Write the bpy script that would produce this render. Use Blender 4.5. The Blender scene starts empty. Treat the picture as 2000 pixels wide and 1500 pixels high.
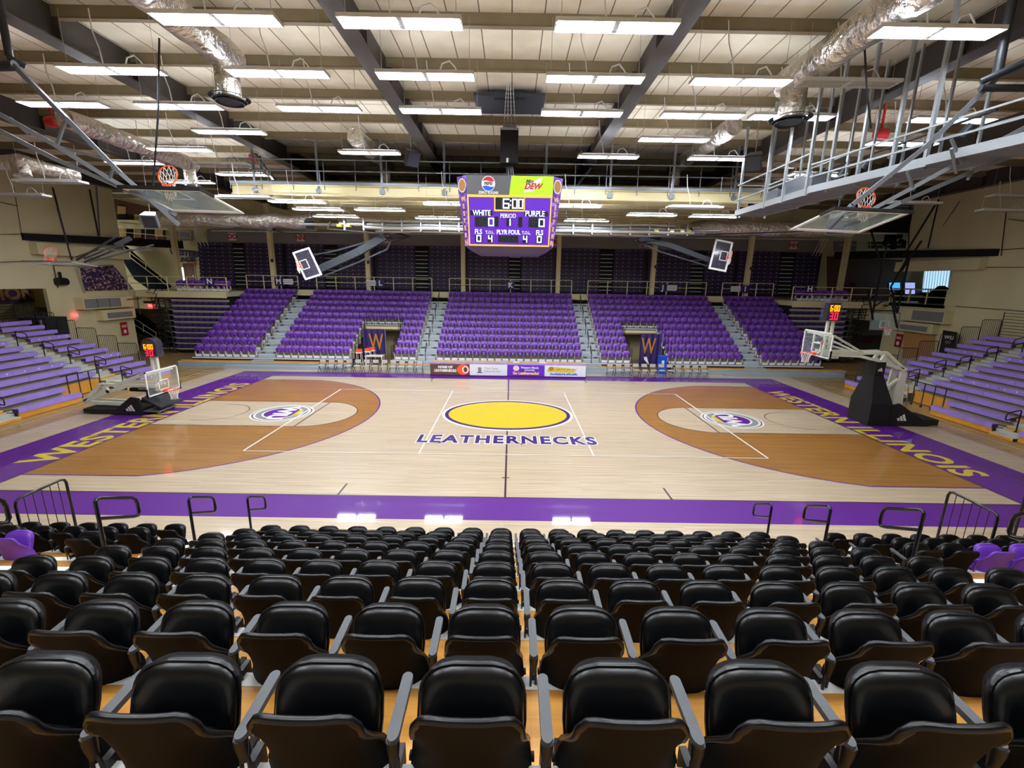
import bpy, bmesh, math, random
from mathutils import Vector, Matrix, Euler
random.seed(7)
PI = math.pi
S = bpy.context.scene
C = S.collection
# ---------------------------------------------------------------- camera
CP = Vector((0.0903, -18.922, 5.7934)); YAW, PIT, ROLL, FPX = -0.0043, -0.2248, 0.0162, 874.0
_M = Matrix.Rotation(YAW, 3, 'Z') @ Matrix.Rotation(PIT, 3, 'X')
_r, _u, FW = _M @ Vector((1,0,0)), _M @ Vector((0,0,1)), _M @ Vector((0,1,0))
RT = math.cos(ROLL)*_r + math.sin(ROLL)*_u
UP = -math.sin(ROLL)*_r + math.cos(ROLL)*_u
cam = bpy.data.objects.new('camera', bpy.data.cameras.new('camera')); C.objects.link(cam)
cam.matrix_world = Matrix(((RT.x, UP.x, -FW.x, CP.x), (RT.y, UP.y, -FW.y, CP.y), (RT.z, UP.z, -FW.z, CP.z), (0,0,0,1)))
cam.data.sensor_fit = 'HORIZONTAL'; cam.data.sensor_width = 36.0; cam.data.lens = FPX/2000*36
cam.data.clip_start = 0.05; cam.data.clip_end = 300
S.camera = cam
# ---------------------------------------------------------------- world, exposure, light levels
w = bpy.data.worlds.new('world'); S.world = w; w.use_nodes = True
w.node_tree.nodes['Background'].inputs[0].default_value = (0.75, 0.85, 1.0, 1)
w.node_tree.nodes['Background'].inputs[1].default_value = 1.0
S.view_settings.view_transform = 'Standard'; S.view_settings.look = 'None'
S.view_settings.gamma = 1.0; S.view_settings.use_curve_mapping = False
S.view_settings.exposure = 0.0
TUBE = 80.0          # strength of the fluorescent tubes
S.cycles.max_bounces = 7; S.cycles.diffuse_bounces = 5; S.cycles.glossy_bounces = 3
S.cycles.use_denoising = True
S.cycles.sample_clamp_indirect = 6.0
def W(px, py, d):    # a point seen in the photo at (px, py), d metres in front of the camera
    return CP + d*(FW + (px-1000)/FPX*RT - (py-750)/FPX*UP)
# ---------------------------------------------------------------- materials
def lin(c):
    return tuple((v/12.92 if v <= .04045 else ((v+.055)/1.055)**2.4) for v in [x/255 for x in c])
MATS = {}
def mat(name, rgb, rough=.5, metal=0.0, emit=0.0, coat=0.0, spec=.5, noise=0.0, nscale=3.0, bump=0.0, alpha=1.0, trans=0.0, stretch=None, bdist=.02):
    m = bpy.data.materials.new(name); m.use_nodes = True
    nt = m.node_tree; b = nt.nodes['Principled BSDF']; c = lin(rgb)
    b.inputs['Base Color'].default_value = (*c, 1); b.inputs['Roughness'].default_value = rough
    b.inputs['Metallic'].default_value = metal; b.inputs['Coat Weight'].default_value = coat
    b.inputs['Coat Roughness'].default_value = .045
    b.inputs['Specular IOR Level'].default_value = spec
    b.inputs['Alpha'].default_value = alpha; b.inputs['Transmission Weight'].default_value = trans
    if emit:
        b.inputs['Emission Color'].default_value = (*c, 1); b.inputs['Emission Strength'].default_value = emit
    if noise or bump:
        tc = nt.nodes.new('ShaderNodeTexCoord'); mp = nt.nodes.new('ShaderNodeMapping'); nz = nt.nodes.new('ShaderNodeTexNoise')
        nz.inputs['Scale'].default_value = nscale; nz.inputs['Detail'].default_value = 5
        if stretch: mp.inputs['Scale'].default_value = stretch
        nt.links.new(tc.outputs['Object'], mp.inputs[0]); nt.links.new(mp.outputs[0], nz.inputs[0])
        if noise:
            cr = nt.nodes.new('ShaderNodeValToRGB')
            cr.color_ramp.elements[0].position = .3; cr.color_ramp.elements[1].position = .7
            cr.color_ramp.elements[0].color = (*[v*(1-noise) for v in c], 1)
            cr.color_ramp.elements[1].color = (*[min(1, v*(1+noise)) for v in c], 1)
            nt.links.new(nz.outputs[0], cr.inputs[0]); nt.links.new(cr.outputs[0], b.inputs['Base Color'])
        if bump:
            bp = nt.nodes.new('ShaderNodeBump'); bp.inputs['Strength'].default_value = bump; bp.inputs['Distance'].default_value = bdist
            nt.links.new(nz.outputs[0], bp.inputs['Height']); nt.links.new(bp.outputs[0], b.inputs['Normal'])
    MATS[name] = m
    return m
def wood(name, c1, c2, gap, rough=.42, coat=.55, bw=2.2, rh=.06, seam=.01, along_x=True):
    m = bpy.data.materials.new(name); m.use_nodes = True
    nt = m.node_tree; b = nt.nodes['Principled BSDF']
    b.inputs['Roughness'].default_value = rough; b.inputs['Coat Weight'].default_value = coat; b.inputs['Coat Roughness'].default_value = .07
    tc = nt.nodes.new('ShaderNodeTexCoord'); mp = nt.nodes.new('ShaderNodeMapping')
    if not along_x: mp.inputs['Rotation'].default_value = (0, 0, PI/2)
    nt.links.new(tc.outputs['Object'], mp.inputs[0])
    br = nt.nodes.new('ShaderNodeTexBrick'); br.offset = .37; br.offset_frequency = 3
    br.inputs['Color1'].default_value = (*lin(c1), 1); br.inputs['Color2'].default_value = (*lin(c2), 1); br.inputs['Mortar'].default_value = (*lin(gap), 1)
    br.inputs['Scale'].default_value = 1; br.inputs['Mortar Size'].default_value = seam*.12; br.inputs['Brick Width'].default_value = bw; br.inputs['Row Height'].default_value = rh
    nt.links.new(mp.outputs[0], br.inputs[0])
    mp2 = nt.nodes.new('ShaderNodeMapping'); mp2.inputs['Scale'].default_value = (.35, 9, 1)
    nt.links.new(mp.outputs[0], mp2.inputs[0])
    nz = nt.nodes.new('ShaderNodeTexNoise'); nz.inputs['Scale'].default_value = 1.6; nz.inputs['Detail'].default_value = 6
    nt.links.new(mp2.outputs[0], nz.inputs[0])
    cr = nt.nodes.new('ShaderNodeValToRGB'); cr.color_ramp.elements[0].position = .32; cr.color_ramp.elements[1].position = .62
    cr.color_ramp.elements[0].color = (.72,.70,.66,1); cr.color_ramp.elements[1].color = (1,1,1,1)
    nt.links.new(nz.outputs[0], cr.inputs[0])
    mx = nt.nodes.new('ShaderNodeMix'); mx.data_type = 'RGBA'; mx.blend_type = 'MULTIPLY'; mx.inputs[0].default_value = .8
    nt.links.new(br.outputs[0], mx.inputs[6]); nt.links.new(cr.outputs[0], mx.inputs[7])
    nt.links.new(mx.outputs[2], b.inputs['Base Color'])
    MATS[name] = m
    return m
wood('maple', (208,190,162), (196,176,146), (140,118,92))
wood('stain', (172,120,52), (150,102,42), (96,62,28))
wood('oldfloor', (184,154,100), (166,136,84), (70,55,35), rough=.35, coat=.25, bw=2.5, rh=.08, seam=.02)
wood('tread', (212,154,74), (202,144,64), (182,126,58), rough=.3, coat=.4, bw=1.8, rh=.1)
mat('purplepaint', (88,22,132), .55, coat=.6, spec=.3)
mat('yellowpaint', (214,190,44), .3, coat=.4)
mat('whitepaint', (235,232,225), .3, coat=.4)
mat('blackpaint', (40,30,35), .3, coat=.4)
mat('darkline', (70,50,60), .3, coat=.4)
mat('cream', (216,206,162), .75, noise=.05, nscale=.6)
mat('creamdark', (160,148,112), .75, noise=.05, nscale=.6)
mat('creamsteel', (222,210,162), .5)
mat('tansteel', (128,114,86), .55, noise=.08)
mat('girdersteel', (58,52,48), .5, noise=.08)
mat('greywall', (134,128,130), .7)
mat('greypaint', (128,130,128), .6)
mat('white', (232,232,228), .45)
mat('hoopwhite', (226,228,212), .3)
mat('silver2', (160,166,168), .4, metal=.3)
mat('tubesilver', (200,204,204), .25, metal=.6)
mat('windowglow2', (250,250,240), .4, emit=2.0)
mat('silver', (176,182,186), .35, metal=.75)
mat('greysteel', (120,126,134), .4, metal=.35)
mat('darksteel', (52,56,62), .45, metal=.3)
mat('foil', (226,220,210), .26, metal=.9, bump=1.0, nscale=4.5, bdist=.14)
mat('black', (14,14,16), .45)
mat('blackmatte', (16,15,15), .85)
mat('blackgloss', (10,10,12), .2)
mat('cushion', (6,7,9), .30, spec=.38, bump=.08, nscale=14)
mat('shell', (14,13,13), .62, spec=.08)
mat('armgrey', (66,70,74), .5)
mat('purpleseatlit', (132,74,186), .38)  # backrest purple lightened for the light its top edge catches
mat('nearpurple', (104,54,170), .38)
mat('inkpurple', (60,28,108), .4, coat=.4)
mat('glasspale', (190,215,215), .08, alpha=.32, spec=.6)
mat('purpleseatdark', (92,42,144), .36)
mat('purplebench', (158,134,214), .4, noise=.10, nscale=2.0)
mat('benchrow', (58,40,84), .5)
mat('benchdeep', (58,30,100), .5)
mat('plate', (225,225,230), .4)
mat('bluegrey', (150,162,168), .5)
mat('stepgrey', (172,182,184), .5)
mat('decktan', (200,194,172), .55, noise=.12, nscale=1.2)
mat('kick', (214,150,55), .4, noise=.08)
mat('orange', (255,92,40), .35)
mat('net', (235,232,225), .7)
mat('glass', (205,225,225), .05, alpha=.09, spec=.5)
mat('smoked', (90,86,104), .1, alpha=.35, spec=.5)
mat('red', (190,30,35), .5)
mat('signred', (170,25,35), .5)
mat('pink', (235,205,210), .5)
mat('blue', (25,85,210), .35)
mat('darkpurple', (46,26,92), .55)
mat('gold', (176,122,48), .5)
mat('amberled', (255,150,10), .4, emit=2.2)
mat('redled', (255,30,70), .4, emit=2.0)
mat('whiteled', (215,232,255), .4, emit=1.5)
mat('dimled', (34,44,50), .4)
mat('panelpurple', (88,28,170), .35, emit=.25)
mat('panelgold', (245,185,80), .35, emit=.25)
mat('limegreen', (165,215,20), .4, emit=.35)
mat('panelgrey', (88,88,90), .45)
mat('exitred', (255,60,60), .4, emit=6)
mat('tube', (240,246,255), .4, emit=TUBE)
mat('tubeoff', (215,210,195), .5)
mat('reflector', (235,238,240), .3)
mat('windowglow', (175,215,250), .4, emit=1.15)
mat('screenblue', (60,150,235), .3, emit=1.6)
mat('screenmix', (150,160,220), .3, emit=1.2, noise=.9, nscale=9)
mat('brown', (92,60,42), .6)
mat('woodpanel', (188,140,84), .6)
mat('stairdark', (12,15,22), .9, spec=.1)
mat('tan', (196,160,110), .6)
mat('chairmetal', (84,80,100), .35, metal=.4)
mat('chairwhite', (186,182,172), .5)
# deck panels of the roof: seams across the building
def deckmat():
    m = bpy.data.materials.new('roofdeck'); m.use_nodes = True; nt = m.node_tree; b = nt.nodes['Principled BSDF']
    b.inputs['Roughness'].default_value = .8
    tc = nt.nodes.new('ShaderNodeTexCoord'); br = nt.nodes.new('ShaderNodeTexBrick'); mp = nt.nodes.new('ShaderNodeMapping')
    mp.inputs['Rotation'].default_value = (0,0,PI/2)
    nt.links.new(tc.outputs['Object'], mp.inputs[0]); nt.links.new(mp.outputs[0], br.inputs[0])
    br.offset = 0; br.inputs['Scale'].default_value = 1; br.inputs['Row Height'].default_value = .81; br.inputs['Brick Width'].default_value = 60
    br.inputs['Mortar Size'].default_value = .016
    br.inputs['Color1'].default_value = (*lin((232,224,204)),1); br.inputs['Color2'].default_value = (*lin((224,215,195)),1); br.inputs['Mortar'].default_value = (*lin((105,92,72)),1)
    nz = nt.nodes.new('ShaderNodeTexNoise'); nz.inputs['Scale'].default_value = 1.3; nz.inputs['Detail'].default_value = 6
    nt.links.new(tc.outputs['Object'], nz.inputs[0])
    cr = nt.nodes.new('ShaderNodeValToRGB'); cr.color_ramp.elements[0].position=.3; cr.color_ramp.elements[0].color=(.86,.84,.8,1); cr.color_ramp.elements[1].position=.65; cr.color_ramp.elements[1].color=(1,1,1,1)
    nt.links.new(nz.outputs[0], cr.inputs[0])
    mx = nt.nodes.new('ShaderNodeMix'); mx.data_type='RGBA'; mx.blend_type='MULTIPLY'; mx.inputs[0].default_value=1
    nt.links.new(br.outputs[0], mx.inputs[6]); nt.links.new(cr.outputs[0], mx.inputs[7]); nt.links.new(mx.outputs[2], b.inputs['Base Color'])
    MATS['roofdeck'] = m
deckmat()
# crowd photo banner on the left balcony: speckled print
def speckle(name, cols, scale):
    m = bpy.data.materials.new(name); m.use_nodes = True; nt = m.node_tree; b = nt.nodes['Principled BSDF']
    tc = nt.nodes.new('ShaderNodeTexCoord'); v = nt.nodes.new('ShaderNodeTexVoronoi'); v.inputs['Scale'].default_value = scale
    cr = nt.nodes.new('ShaderNodeValToRGB'); cr.color_ramp.interpolation = 'CONSTANT'
    sp = nt.nodes.new('ShaderNodeSeparateColor')
    nt.links.new(tc.outputs['Object'], v.inputs[0]); nt.links.new(v.outputs['Color'], sp.inputs[0]); nt.links.new(sp.outputs[0], cr.inputs[0])
    e = cr.color_ramp.elements
    e[0].color = (*lin(cols[0]),1); e[0].position = 0; e[1].color = (*lin(cols[-1]),1); e[1].position = 1-1/len(cols)
    for i in range(1, len(cols)-1):
        q = e.new(i/len(cols)); q.color = (*lin(cols[i]),1)
    nt.links.new(cr.outputs[0], b.inputs['Base Color']); MATS[name] = m
speckle('crowd', [(40,22,60),(70,40,100),(150,120,120),(90,60,70),(30,20,40),(200,170,150),(60,30,90)], 8.5)
speckle('paisley', [(92,40,160),(110,60,180),(80,30,150),(150,120,210)], 9)
# ---------------------------------------------------------------- mesh builder
OFF = {}
class MB:
    def __init__(s): s.v = []; s.f = []; s.m = []; s.mats = []; s.sm = []; s.k = 0; s.smooth = False
    def use(s, name):
        if name not in s.mats: s.mats.append(name)
        s.k = s.mats.index(name); return s
    def add(s, vs, fs):
        o = len(s.v); s.v += [tuple(v) for v in vs]
        for f in fs: s.f.append([i+o for i in f]); s.m.append(s.k); s.sm.append(s.smooth)
        return s
    def box(s, x0, x1, y0, y1, z0, z1):
        return s.add([(x0,y0,z0),(x1,y0,z0),(x1,y1,z0),(x0,y1,z0),(x0,y0,z1),(x1,y0,z1),(x1,y1,z1),(x0,y1,z1)],
            [(3,2,1,0),(4,5,6,7),(0,1,5,4),(1,2,6,5),(2,3,7,6),(3,0,4,7)])
    def quad(s, a, b, c, d): return s.add([a,b,c,d], [(0,1,2,3)])
    def bar(s, a, b, w, h=None, up=(0,0,1)):      # rectangular bar from a to b
        a = Vector(a); b = Vector(b); h = h or w; d = (b-a).normalized(); up = Vector(up)
        if abs(d.dot(up)) > .98: up = Vector((0,1,0))
        x = d.cross(up).normalized(); z = x.cross(d).normalized()
        vs = [p + x*sx*w/2 + z*sz*h/2 for p in (a,b) for sx,sz in ((-1,-1),(1,-1),(1,1),(-1,1))]
        return s.add(vs, [(0,1,2,3),(7,6,5,4),(0,4,5,1),(1,5,6,2),(2,6,7,3),(3,7,4,0)])
    def tube(s, pts, r, n=8, cap=True):
        pts = [Vector(p) for p in pts]; rs = r if isinstance(r, (list,tuple)) else [r]*len(pts)
        old = s.smooth; s.smooth = n > 5
        prev = None; vs = []
        for i, p in enumerate(pts):
            d = (pts[min(i+1,len(pts)-1)] - pts[max(i-1,0)]).normalized()
            ref = prev if prev is not None else (Vector((0,0,1)) if abs(d.z) < .9 else Vector((1,0,0)))
            x = d.cross(ref).normalized() if prev is None else (prev - d*prev.dot(d)).normalized()
            prev = x; y = d.cross(x)
            vs += [p + (x*math.cos(2*PI*k/n) + y*math.sin(2*PI*k/n))*rs[i] for k in range(n)]
        fs = [(i*n+k, i*n+(k+1)%n, (i+1)*n+(k+1)%n, (i+1)*n+k) for i in range(len(pts)-1) for k in range(n)]
        s.add(vs, fs)
        s.smooth = False
        if cap:
            s.add(vs[:n], [tuple(range(n-1,-1,-1))]); s.add(vs[-n:], [tuple(range(n))])
        s.smooth = old
        return s
    def prism(s, pts, d):      # polygon pts (3d) extruded by vector d
        pts = [Vector(p) for p in pts]; d = Vector(d); n = len(pts)
        s.add(pts+[p+d for p in pts], [tuple(range(n-1,-1,-1)), tuple(range(n,2*n))] + [(i,(i+1)%n,n+(i+1)%n,n+i) for i in range(n)])
        return s
    def grid(s, P, close=False):   # P[i][j] points
        n = len(P); m = len(P[0])
        return s.add([p for r in P for p in r], [(i*m+j, i*m+(j+1)%m, (i+1)*m+(j+1)%m, (i+1)*m+j) for i in range(n-1) for j in range(m if close else m-1)])
    def mesh(s, name, smooth_angle=None):
        me = bpy.data.meshes.new(name); me.from_pydata(s.v, [], s.f)
        for m in s.mats: me.materials.append(MATS[m])
        me.polygons.foreach_set('material_index', s.m); me.polygons.foreach_set('use_smooth', s.sm); me.update()
        return me
    def build(s, name, parent=None, world=True):
        me = s.mesh(name); o = bpy.data.objects.new(name, me); C.objects.link(o)
        if parent is not None:
            o.parent = parent
            if world:
                off = OFF.get(parent.name, Vector((0,0,0))); OFF[o.name] = off
                me.transform(Matrix.Translation(-off))
        return o
def M_(name): return MB().use(name)
def tag(o, label=None, cat=None, group=None, kind=None):
    if label: o['label'] = label
    if cat: o['category'] = cat
    if group: o['group'] = group
    if kind: o['kind'] = kind
    return o
def thing(name, label, cat, loc=(0,0,0), rz=0, group=None):
    o = bpy.data.objects.new(name, None); C.objects.link(o); o.location = loc; o.rotation_euler = (0,0,rz)
    OFF[o.name] = Vector(loc); return tag(o, label, cat, group)
def struct(o): o['kind'] = 'structure'; return o
def dup(root, loc, rz=0, label=None, group=None):
    r = root.copy(); C.objects.link(r); r.location = loc; r.rotation_euler = (0,0,rz)
    if label: r['label'] = label
    if group: r['group'] = group
    for ch in root.children:
        c = ch.copy(); C.objects.link(c); c.parent = r
        for g in ch.children:
            d = g.copy(); C.objects.link(d); d.parent = c
    return r
FONTC = {}
def text_polys(txt, size=1.0, bold=0.0, shear=0.0, align='CENTER', xs=1.0, space=1.0):
    key = (txt, size, bold, shear, align, xs, space)
    if key in FONTC: return FONTC[key]
    cu = bpy.data.curves.new('t', 'FONT'); cu.body = txt; cu.size = size; cu.offset = bold; cu.shear = shear; cu.align_x = align; cu.align_y = 'CENTER'
    cu.space_character = space; cu.resolution_u = 3; cu.fill_mode = 'FRONT'
    ob = bpy.data.objects.new('t', cu); C.objects.link(ob)
    dg = bpy.context.evaluated_depsgraph_get(); dg.update()
    me = bpy.data.meshes.new_from_object(ob.evaluated_get(dg))
    vs = [(v.co.x*xs, v.co.y) for v in me.vertices]; fs = [tuple(p.vertices) for p in me.polygons]
    bpy.data.objects.remove(ob); bpy.data.curves.remove(cu); bpy.data.meshes.remove(me)
    FONTC[key] = (vs, fs); return vs, fs
def put_text(mb, txt, org, X, Y, size, bold=0, shear=0, xs=1.0, align='CENTER', space=1.0):
    vs, fs = text_polys(txt, size, bold, shear, align, xs, space); org = Vector(org); X = Vector(X); Y = Vector(Y)
    return mb.add([org + X*a + Y*b for a, b in vs], fs)
# seven-segment numerals
SEG = {'0':'abcdef','1':'bc','2':'abged','3':'abgcd','4':'fgbc','5':'afgcd','6':'afgedc','7':'abc','8':'abcdefg','9':'abcdfg'}
def digit(mb, ch, org, X, Y, w, h, t):
    org = Vector(org); X = Vector(X); Y = Vector(Y); P = {'a':(0,h,w,h-t),'g':(0,h/2+t/2,w,h/2-t/2),'d':(0,t,w,0),
        'f':(0,h,t,h/2),'e':(0,h/2,t,0),'b':(w-t,h,w,h/2),'c':(w-t,h/2,w,0)}
    for s_ in SEG[ch]:
        x0,y1,x1,y0 = P[s_]
        mb.quad(org+X*x0+Y*y0, org+X*x1+Y*y0, org+X*x1+Y*y1, org+X*x0+Y*y1)
def ellipse(mb, org, X, Y, a, b, n=28, ph=0):
    org = Vector(org); X = Vector(X); Y = Vector(Y)
    return mb.add([org + X*a*math.cos(2*PI*k/n) + Y*b*math.sin(2*PI*k/n) for k in range(n)], [tuple(range(n))])
VX, VY, VZ = Vector((1,0,0)), Vector((0,1,0)), Vector((0,0,1))
# ================================================================ ROOM
ZR, ZL = 12.27, 9.9            # underside of the roof deck, of the low ceiling on the far side
HX, HY0, HY1 = 28.7, -24.0, 21.4
# ---- floor: old field house floor, the maple court laid on it, all painted markings
f = MB()
f.use('oldfloor').box(-36, 36, HY0, HY1+.3, -.2, 0)
L1 = .004
def rect(m, x0, x1, y0, y1, z): f.use(m).quad((x0,y0,z),(x1,y0,z),(x1,y1,z),(x0,y1,z))
f.use('maple').box(-18.2, 18.2, -10.4, 11.0, 0, L1)
def ln(m, a, b, w_, z):
    a = Vector((*a,z)); b = Vector((*b,z)); d = (b-a).normalized(); n = Vector((-d.y,d.x,0))*w_/2
    f.use(m).quad(a-n, b-n, b+n, a+n)
z1, z2, z3, z4, z5 = .0055, .007, .0085, .010, .0115
BX, BY0, BY1, IX, IY = 16.75, -8.84, 8.95, 14.325, 7.62
rect('purplepaint', -BX, BX, BY0, -IY, z1); rect('purplepaint', -BX, BX, IY, BY1, z1)
rect('purplepaint', -BX, -IX, -IY, IY, z1); rect('purplepaint', IX, BX, -IY, IY, z1)
for s_ in (-1, 1):
    hx = s_*(IX-1.575)
    def arc(cx, cy, r, a0, a1, n=40):
        return [(cx - s_*r*math.cos(a0+(a1-a0)*i/n), cy + r*math.sin(a0+(a1-a0)*i/n)) for i in range(n+1)]
    yy = 6.6; aa = math.asin(yy/6.85)
    A = arc(hx, 0, 6.85, -aa, aa)
    poly = [(s_*IX, -yy)] + A + [(s_*IX, yy)]
    f.use('stain').add([(x,y,z1) for x,y in poly], [tuple(range(len(poly)))])
    for i in range(len(poly)-1): ln('purplepaint', poly[i], poly[i+1], .06, z2)
    fx = s_*(IX-5.79)
    K = [(s_*IX, -1.83)] + arc(fx, 0, 1.83, -PI/2, PI/2, 24) + [(s_*IX, 1.83)]
    f.use('maple').add([(x,y,z2) for x,y in K], [tuple(range(len(K)))])
    for i in range(len(K)-1): ln('darkline', K[i], K[i+1], .045, z3)
    ln('darkline', (fx,-1.83), (fx,1.83), .05, z3)
    R = [(s_*(IX-1.2),-1.22)] + arc(hx, 0, 1.22, -PI/2, PI/2, 20) + [(s_*(IX-1.2),1.22)]
    for i in range(len(R)-1): ln('darkline', R[i], R[i+1], .04, z3)
    for d_ in (2.13, 3.05, 3.96, 4.88):
        for q in (-1, 1): ln('darkline', (s_*(IX-d_), q*1.83), (s_*(IX-d_), q*1.99), .05, z4)
    # round emblem in the lane
    cx = s_*9.9
    ellipse(f.use('whitepaint'), (cx,0,z3), VX, VY, 1.28, 1.28, 40)
    ellipse(f.use('darkline'), (cx,0,z3+.001), VX, VY, 1.2, 1.2, 40)
    ellipse(f.use('whitepaint'), (cx,0,z3+.002), VX, VY, 1.15, 1.15, 40)
    ellipse(f.use('greypaint'), (cx,0,z4+.001), VX, VY, 1.05, 1.05, 40)
    ellipse(f.use('whitepaint'), (cx,0,z4+.002), VX, VY, .82, .82, 40)
    ellipse(f.use('purplepaint'), (cx,0,z4+.003), VX, VY, .74, .74, 40)
    X_ = Vector((0, s_, 0)); Y_ = Vector((-s_, 0, 0))
    put_text(f.use('whitepaint'), 'WIU', (cx,0,z5+.003), X_, Y_, .95, bold=.05)
    f.use('yellowpaint').quad(*[Vector((cx,0,z5+.004)) + X_*a + Y_*b for a,b in ((-.45,.55),(.45,.55),(.45,.75),(-.45,.75))])
    # baseline lettering WESTERN ILLINOIS
    o_ = (s_*14.86, -.1, z3)
    X_ = Vector((0, -s_, 0)) if s_ > 0 else Vector((0, 1, 0)); Y_ = Vector((1, 0, 0)) if s_ > 0 else Vector((-1,0,0))
    put_text(f.use('yellowpaint'), 'WESTERN ILLINOIS', o_, X_, Y_, 1.42, bold=.045, xs=.87, space=1.08)
    for i in range(26):          # dashed box line along the end border
        yq = -8.2 + i*.64
        ln('darkline', (s_*15.95, yq), (s_*15.95, yq+.3), .05, z3)
    for q in (-1, 1): ln('darkline', (s_*4.6, q*7.62), (s_*4.6, q*6.9), .06, z2)
    # volleyball court
    ln('whitepaint', (s_*9,-4.5), (s_*9,4.5), .07, z5+.002); ln('whitepaint', (s_*3,-4.5), (s_*3,4.5), .05, z3)
for q in (-1, 1): ln('whitepaint', (-9, q*4.5), (9, q*4.5), .045, z5+.002)
ln('darkline', (0,-7.62), (0,7.62), .06, z2)
ln('darkline', (-.12,-6.35), (.12,-6.35), .06, z3)
for (a,b) in (((-IX,-IY),(IX,-IY)),((IX,-IY),(IX,IY)),((IX,IY),(-IX,IY)),((-IX,IY),(-IX,-IY))): ln('darkline', a, b, .05, z2)
# centre court: plain yellow patch edged purple and white above the team word
def blob(k, z, m, g=0):
    P = [((2.8+g)*math.cos(-t), .4+(1.85+g)*math.sin(-t)) for t in [2*PI*i/48 for i in range(48)]]
    f.use(m).add([(x, (y-.4)*1.2+.35, z) for x,y in P], [tuple(reversed(range(len(P))))])
blob(1, z3, 'whitepaint', .12); blob(1, z4, 'inkpurple', 0); blob(1, z5, 'yellowpaint', -.16)
put_text(f.use('whitepaint'), 'LEATHERNECKS', (0,-3.05,z4), VX, VY, 1.12, bold=.10, xs=.72, space=1.2)
put_text(f.use('inkpurple'), 'LEATHERNECKS', (0,-3.05,z5), VX, VY, 1.12, bold=.045, xs=.72, space=1.2)
# game lines on the old floor at both ends
for s_ in (-1, 1):
    for i, xx in enumerate((18.9, 19.3, 20.6, 21.4, 22.3, 23.2)):
        ln('darkline' if i % 2 else 'blackpaint', (s_*xx, 7.2), (s_*(xx+.0), 17), .07, .003)
    ln('yellowpaint', (s_*18.75, -10), (s_*18.75, 9.5), .05, .003); ln('whitepaint', (s_*19.1, -10), (s_*19.1, 9.5), .04, .003)
    for q in (8.3, 9.3, 10.1, 12.2, 13.0): ln('blackpaint', (s_*18.4, q), (s_*25, q+.4), .05, .004)
struct(f.build('floor'))
# ---- shell
def wall(name, x0, x1, y0, y1, z0=0, z1=ZR, m='cream'): return struct(M_(m).box(x0,x1,y0,y1,z0,z1).build(name))
wall('wall_back', -36, 36, HY1, HY1+.3)
wall('wall_front', -36, 36, HY0-.3, HY0)
b = M_('cream')
b.box(-HX-.3, -HX, 10.1, 15.5, 0, ZR).box(-HX-.3, -HX, HY0, 10.1, 4.93, ZR)      # opening to the next hall below 4.93
struct(b.build('wall_left'))
PIL = M_('cream').box(-HX-.12, -HX+.1, 9.3, 10.1, 0, 4.93)
struct(M_('cream').box(HX, HX+.3, HY0, 11.0, 0, ZR).box(HX, HX+.3, 11.0, 15.5, 0, 4.7).box(HX, HX+.3, 11.0, 15.0, 7.0, ZR).build('wall_right'))
b = M_('creamdark').box(-36.3, -36, HY0, HY1, 0, ZR)
struct(b.build('wall_left_outer')); wall('wall_right_outer', 36, 36.3, HY0, HY1, m='creamdark')
struct(M_('roofdeck').box(-36.3, 36.3, HY0-.3, HY1+.3, ZR, ZR+.15).build('ceiling'))
# purlins across the hall, girders along it
n = 0
def trim(mb):
    global n; n += 1
    return struct(mb.build('trim_%d' % n))
trim(PIL)
for k in range(-7, 12):
    y = -6.1 + 2.38*k
    if y < HY0+.5 or y > 20.8: continue
    b = M_('tansteel'); z0 = 12.0
    b.box(-36, 36, y, y+.03, z0, ZR).box(-36, 36, y, y+.16, z0-.02, z0+.01)
    trim(b)
for gx in (-26.67,-19.05,-11.43,-3.81,3.81,11.43,19.05,26.67):
    b = M_('girdersteel'); b.box(gx-.24,gx+.24,HY0,HY1,11.42,11.46).box(gx-.03,gx+.03,HY0,HY1,11.44,ZR)
    for k in range(-6, 11): b.box(gx-.2,gx+.2,-6.1+2.38*k-.02,-6.1+2.38*k+.0,11.46,12.0)
    trim(b)
# low ceiling over the far stands: deck and joists
b = M_('tansteel').box(-13, 13, 4.4, HY1, 10.35, 10.42); trim(b)
for k in range(14):
    y = 4.9 + 1.15*k
    trim(M_('creamsteel').box(-13,13,y,y+.03,ZL+.12,10.35).box(-13,13,y-.05,y+.07,ZL+.10,ZL+.13))
# cream edge beam with the grey catwalk on it
b = M_('creamsteel').box(-13, 13, 3.45, 3.5, 9.6, 10.0).box(-13,13,3.35,3.6,9.57,9.62).box(-13,13,3.35,3.6,9.98,10.02)
b.use('greysteel').box(-13, 13, 3.3, 4.4, 10.02, 10.14)
for x in [-12.9+2.9*i for i in range(9)]: b.use('creamsteel').bar((x,3.5,9.7),(x+.5,5.6,9.95),.12)
trim(b)
CAT = thing('catwalk', 'long grey catwalk with pipe rails hung over the cream edge beam', 'catwalk', (0,3.6,10.14))
b = M_('greysteel')
for z_ in (10.62, 11.1): b.tube([(-13,3.35,z_),(13,3.35,z_)], .03, 6)
for x in [-13+1.45*i for i in range(19)]: b.tube([(x,3.35,9.8),(x,3.35,11.1)], .022, 5)
b.build('railing', CAT)
for i, x in enumerate([-11.9,-8.95,-6.0,-3.1,-.2,1.6,4.6,7.5,10.4]):
    b = M_('greysteel').box(x-.05,x+.05,3.38,3.44,9.65,12.0); b.box(x-.12,x+.12,3.36,3.4,9.68,9.85).build('hanger', CAT)
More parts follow.
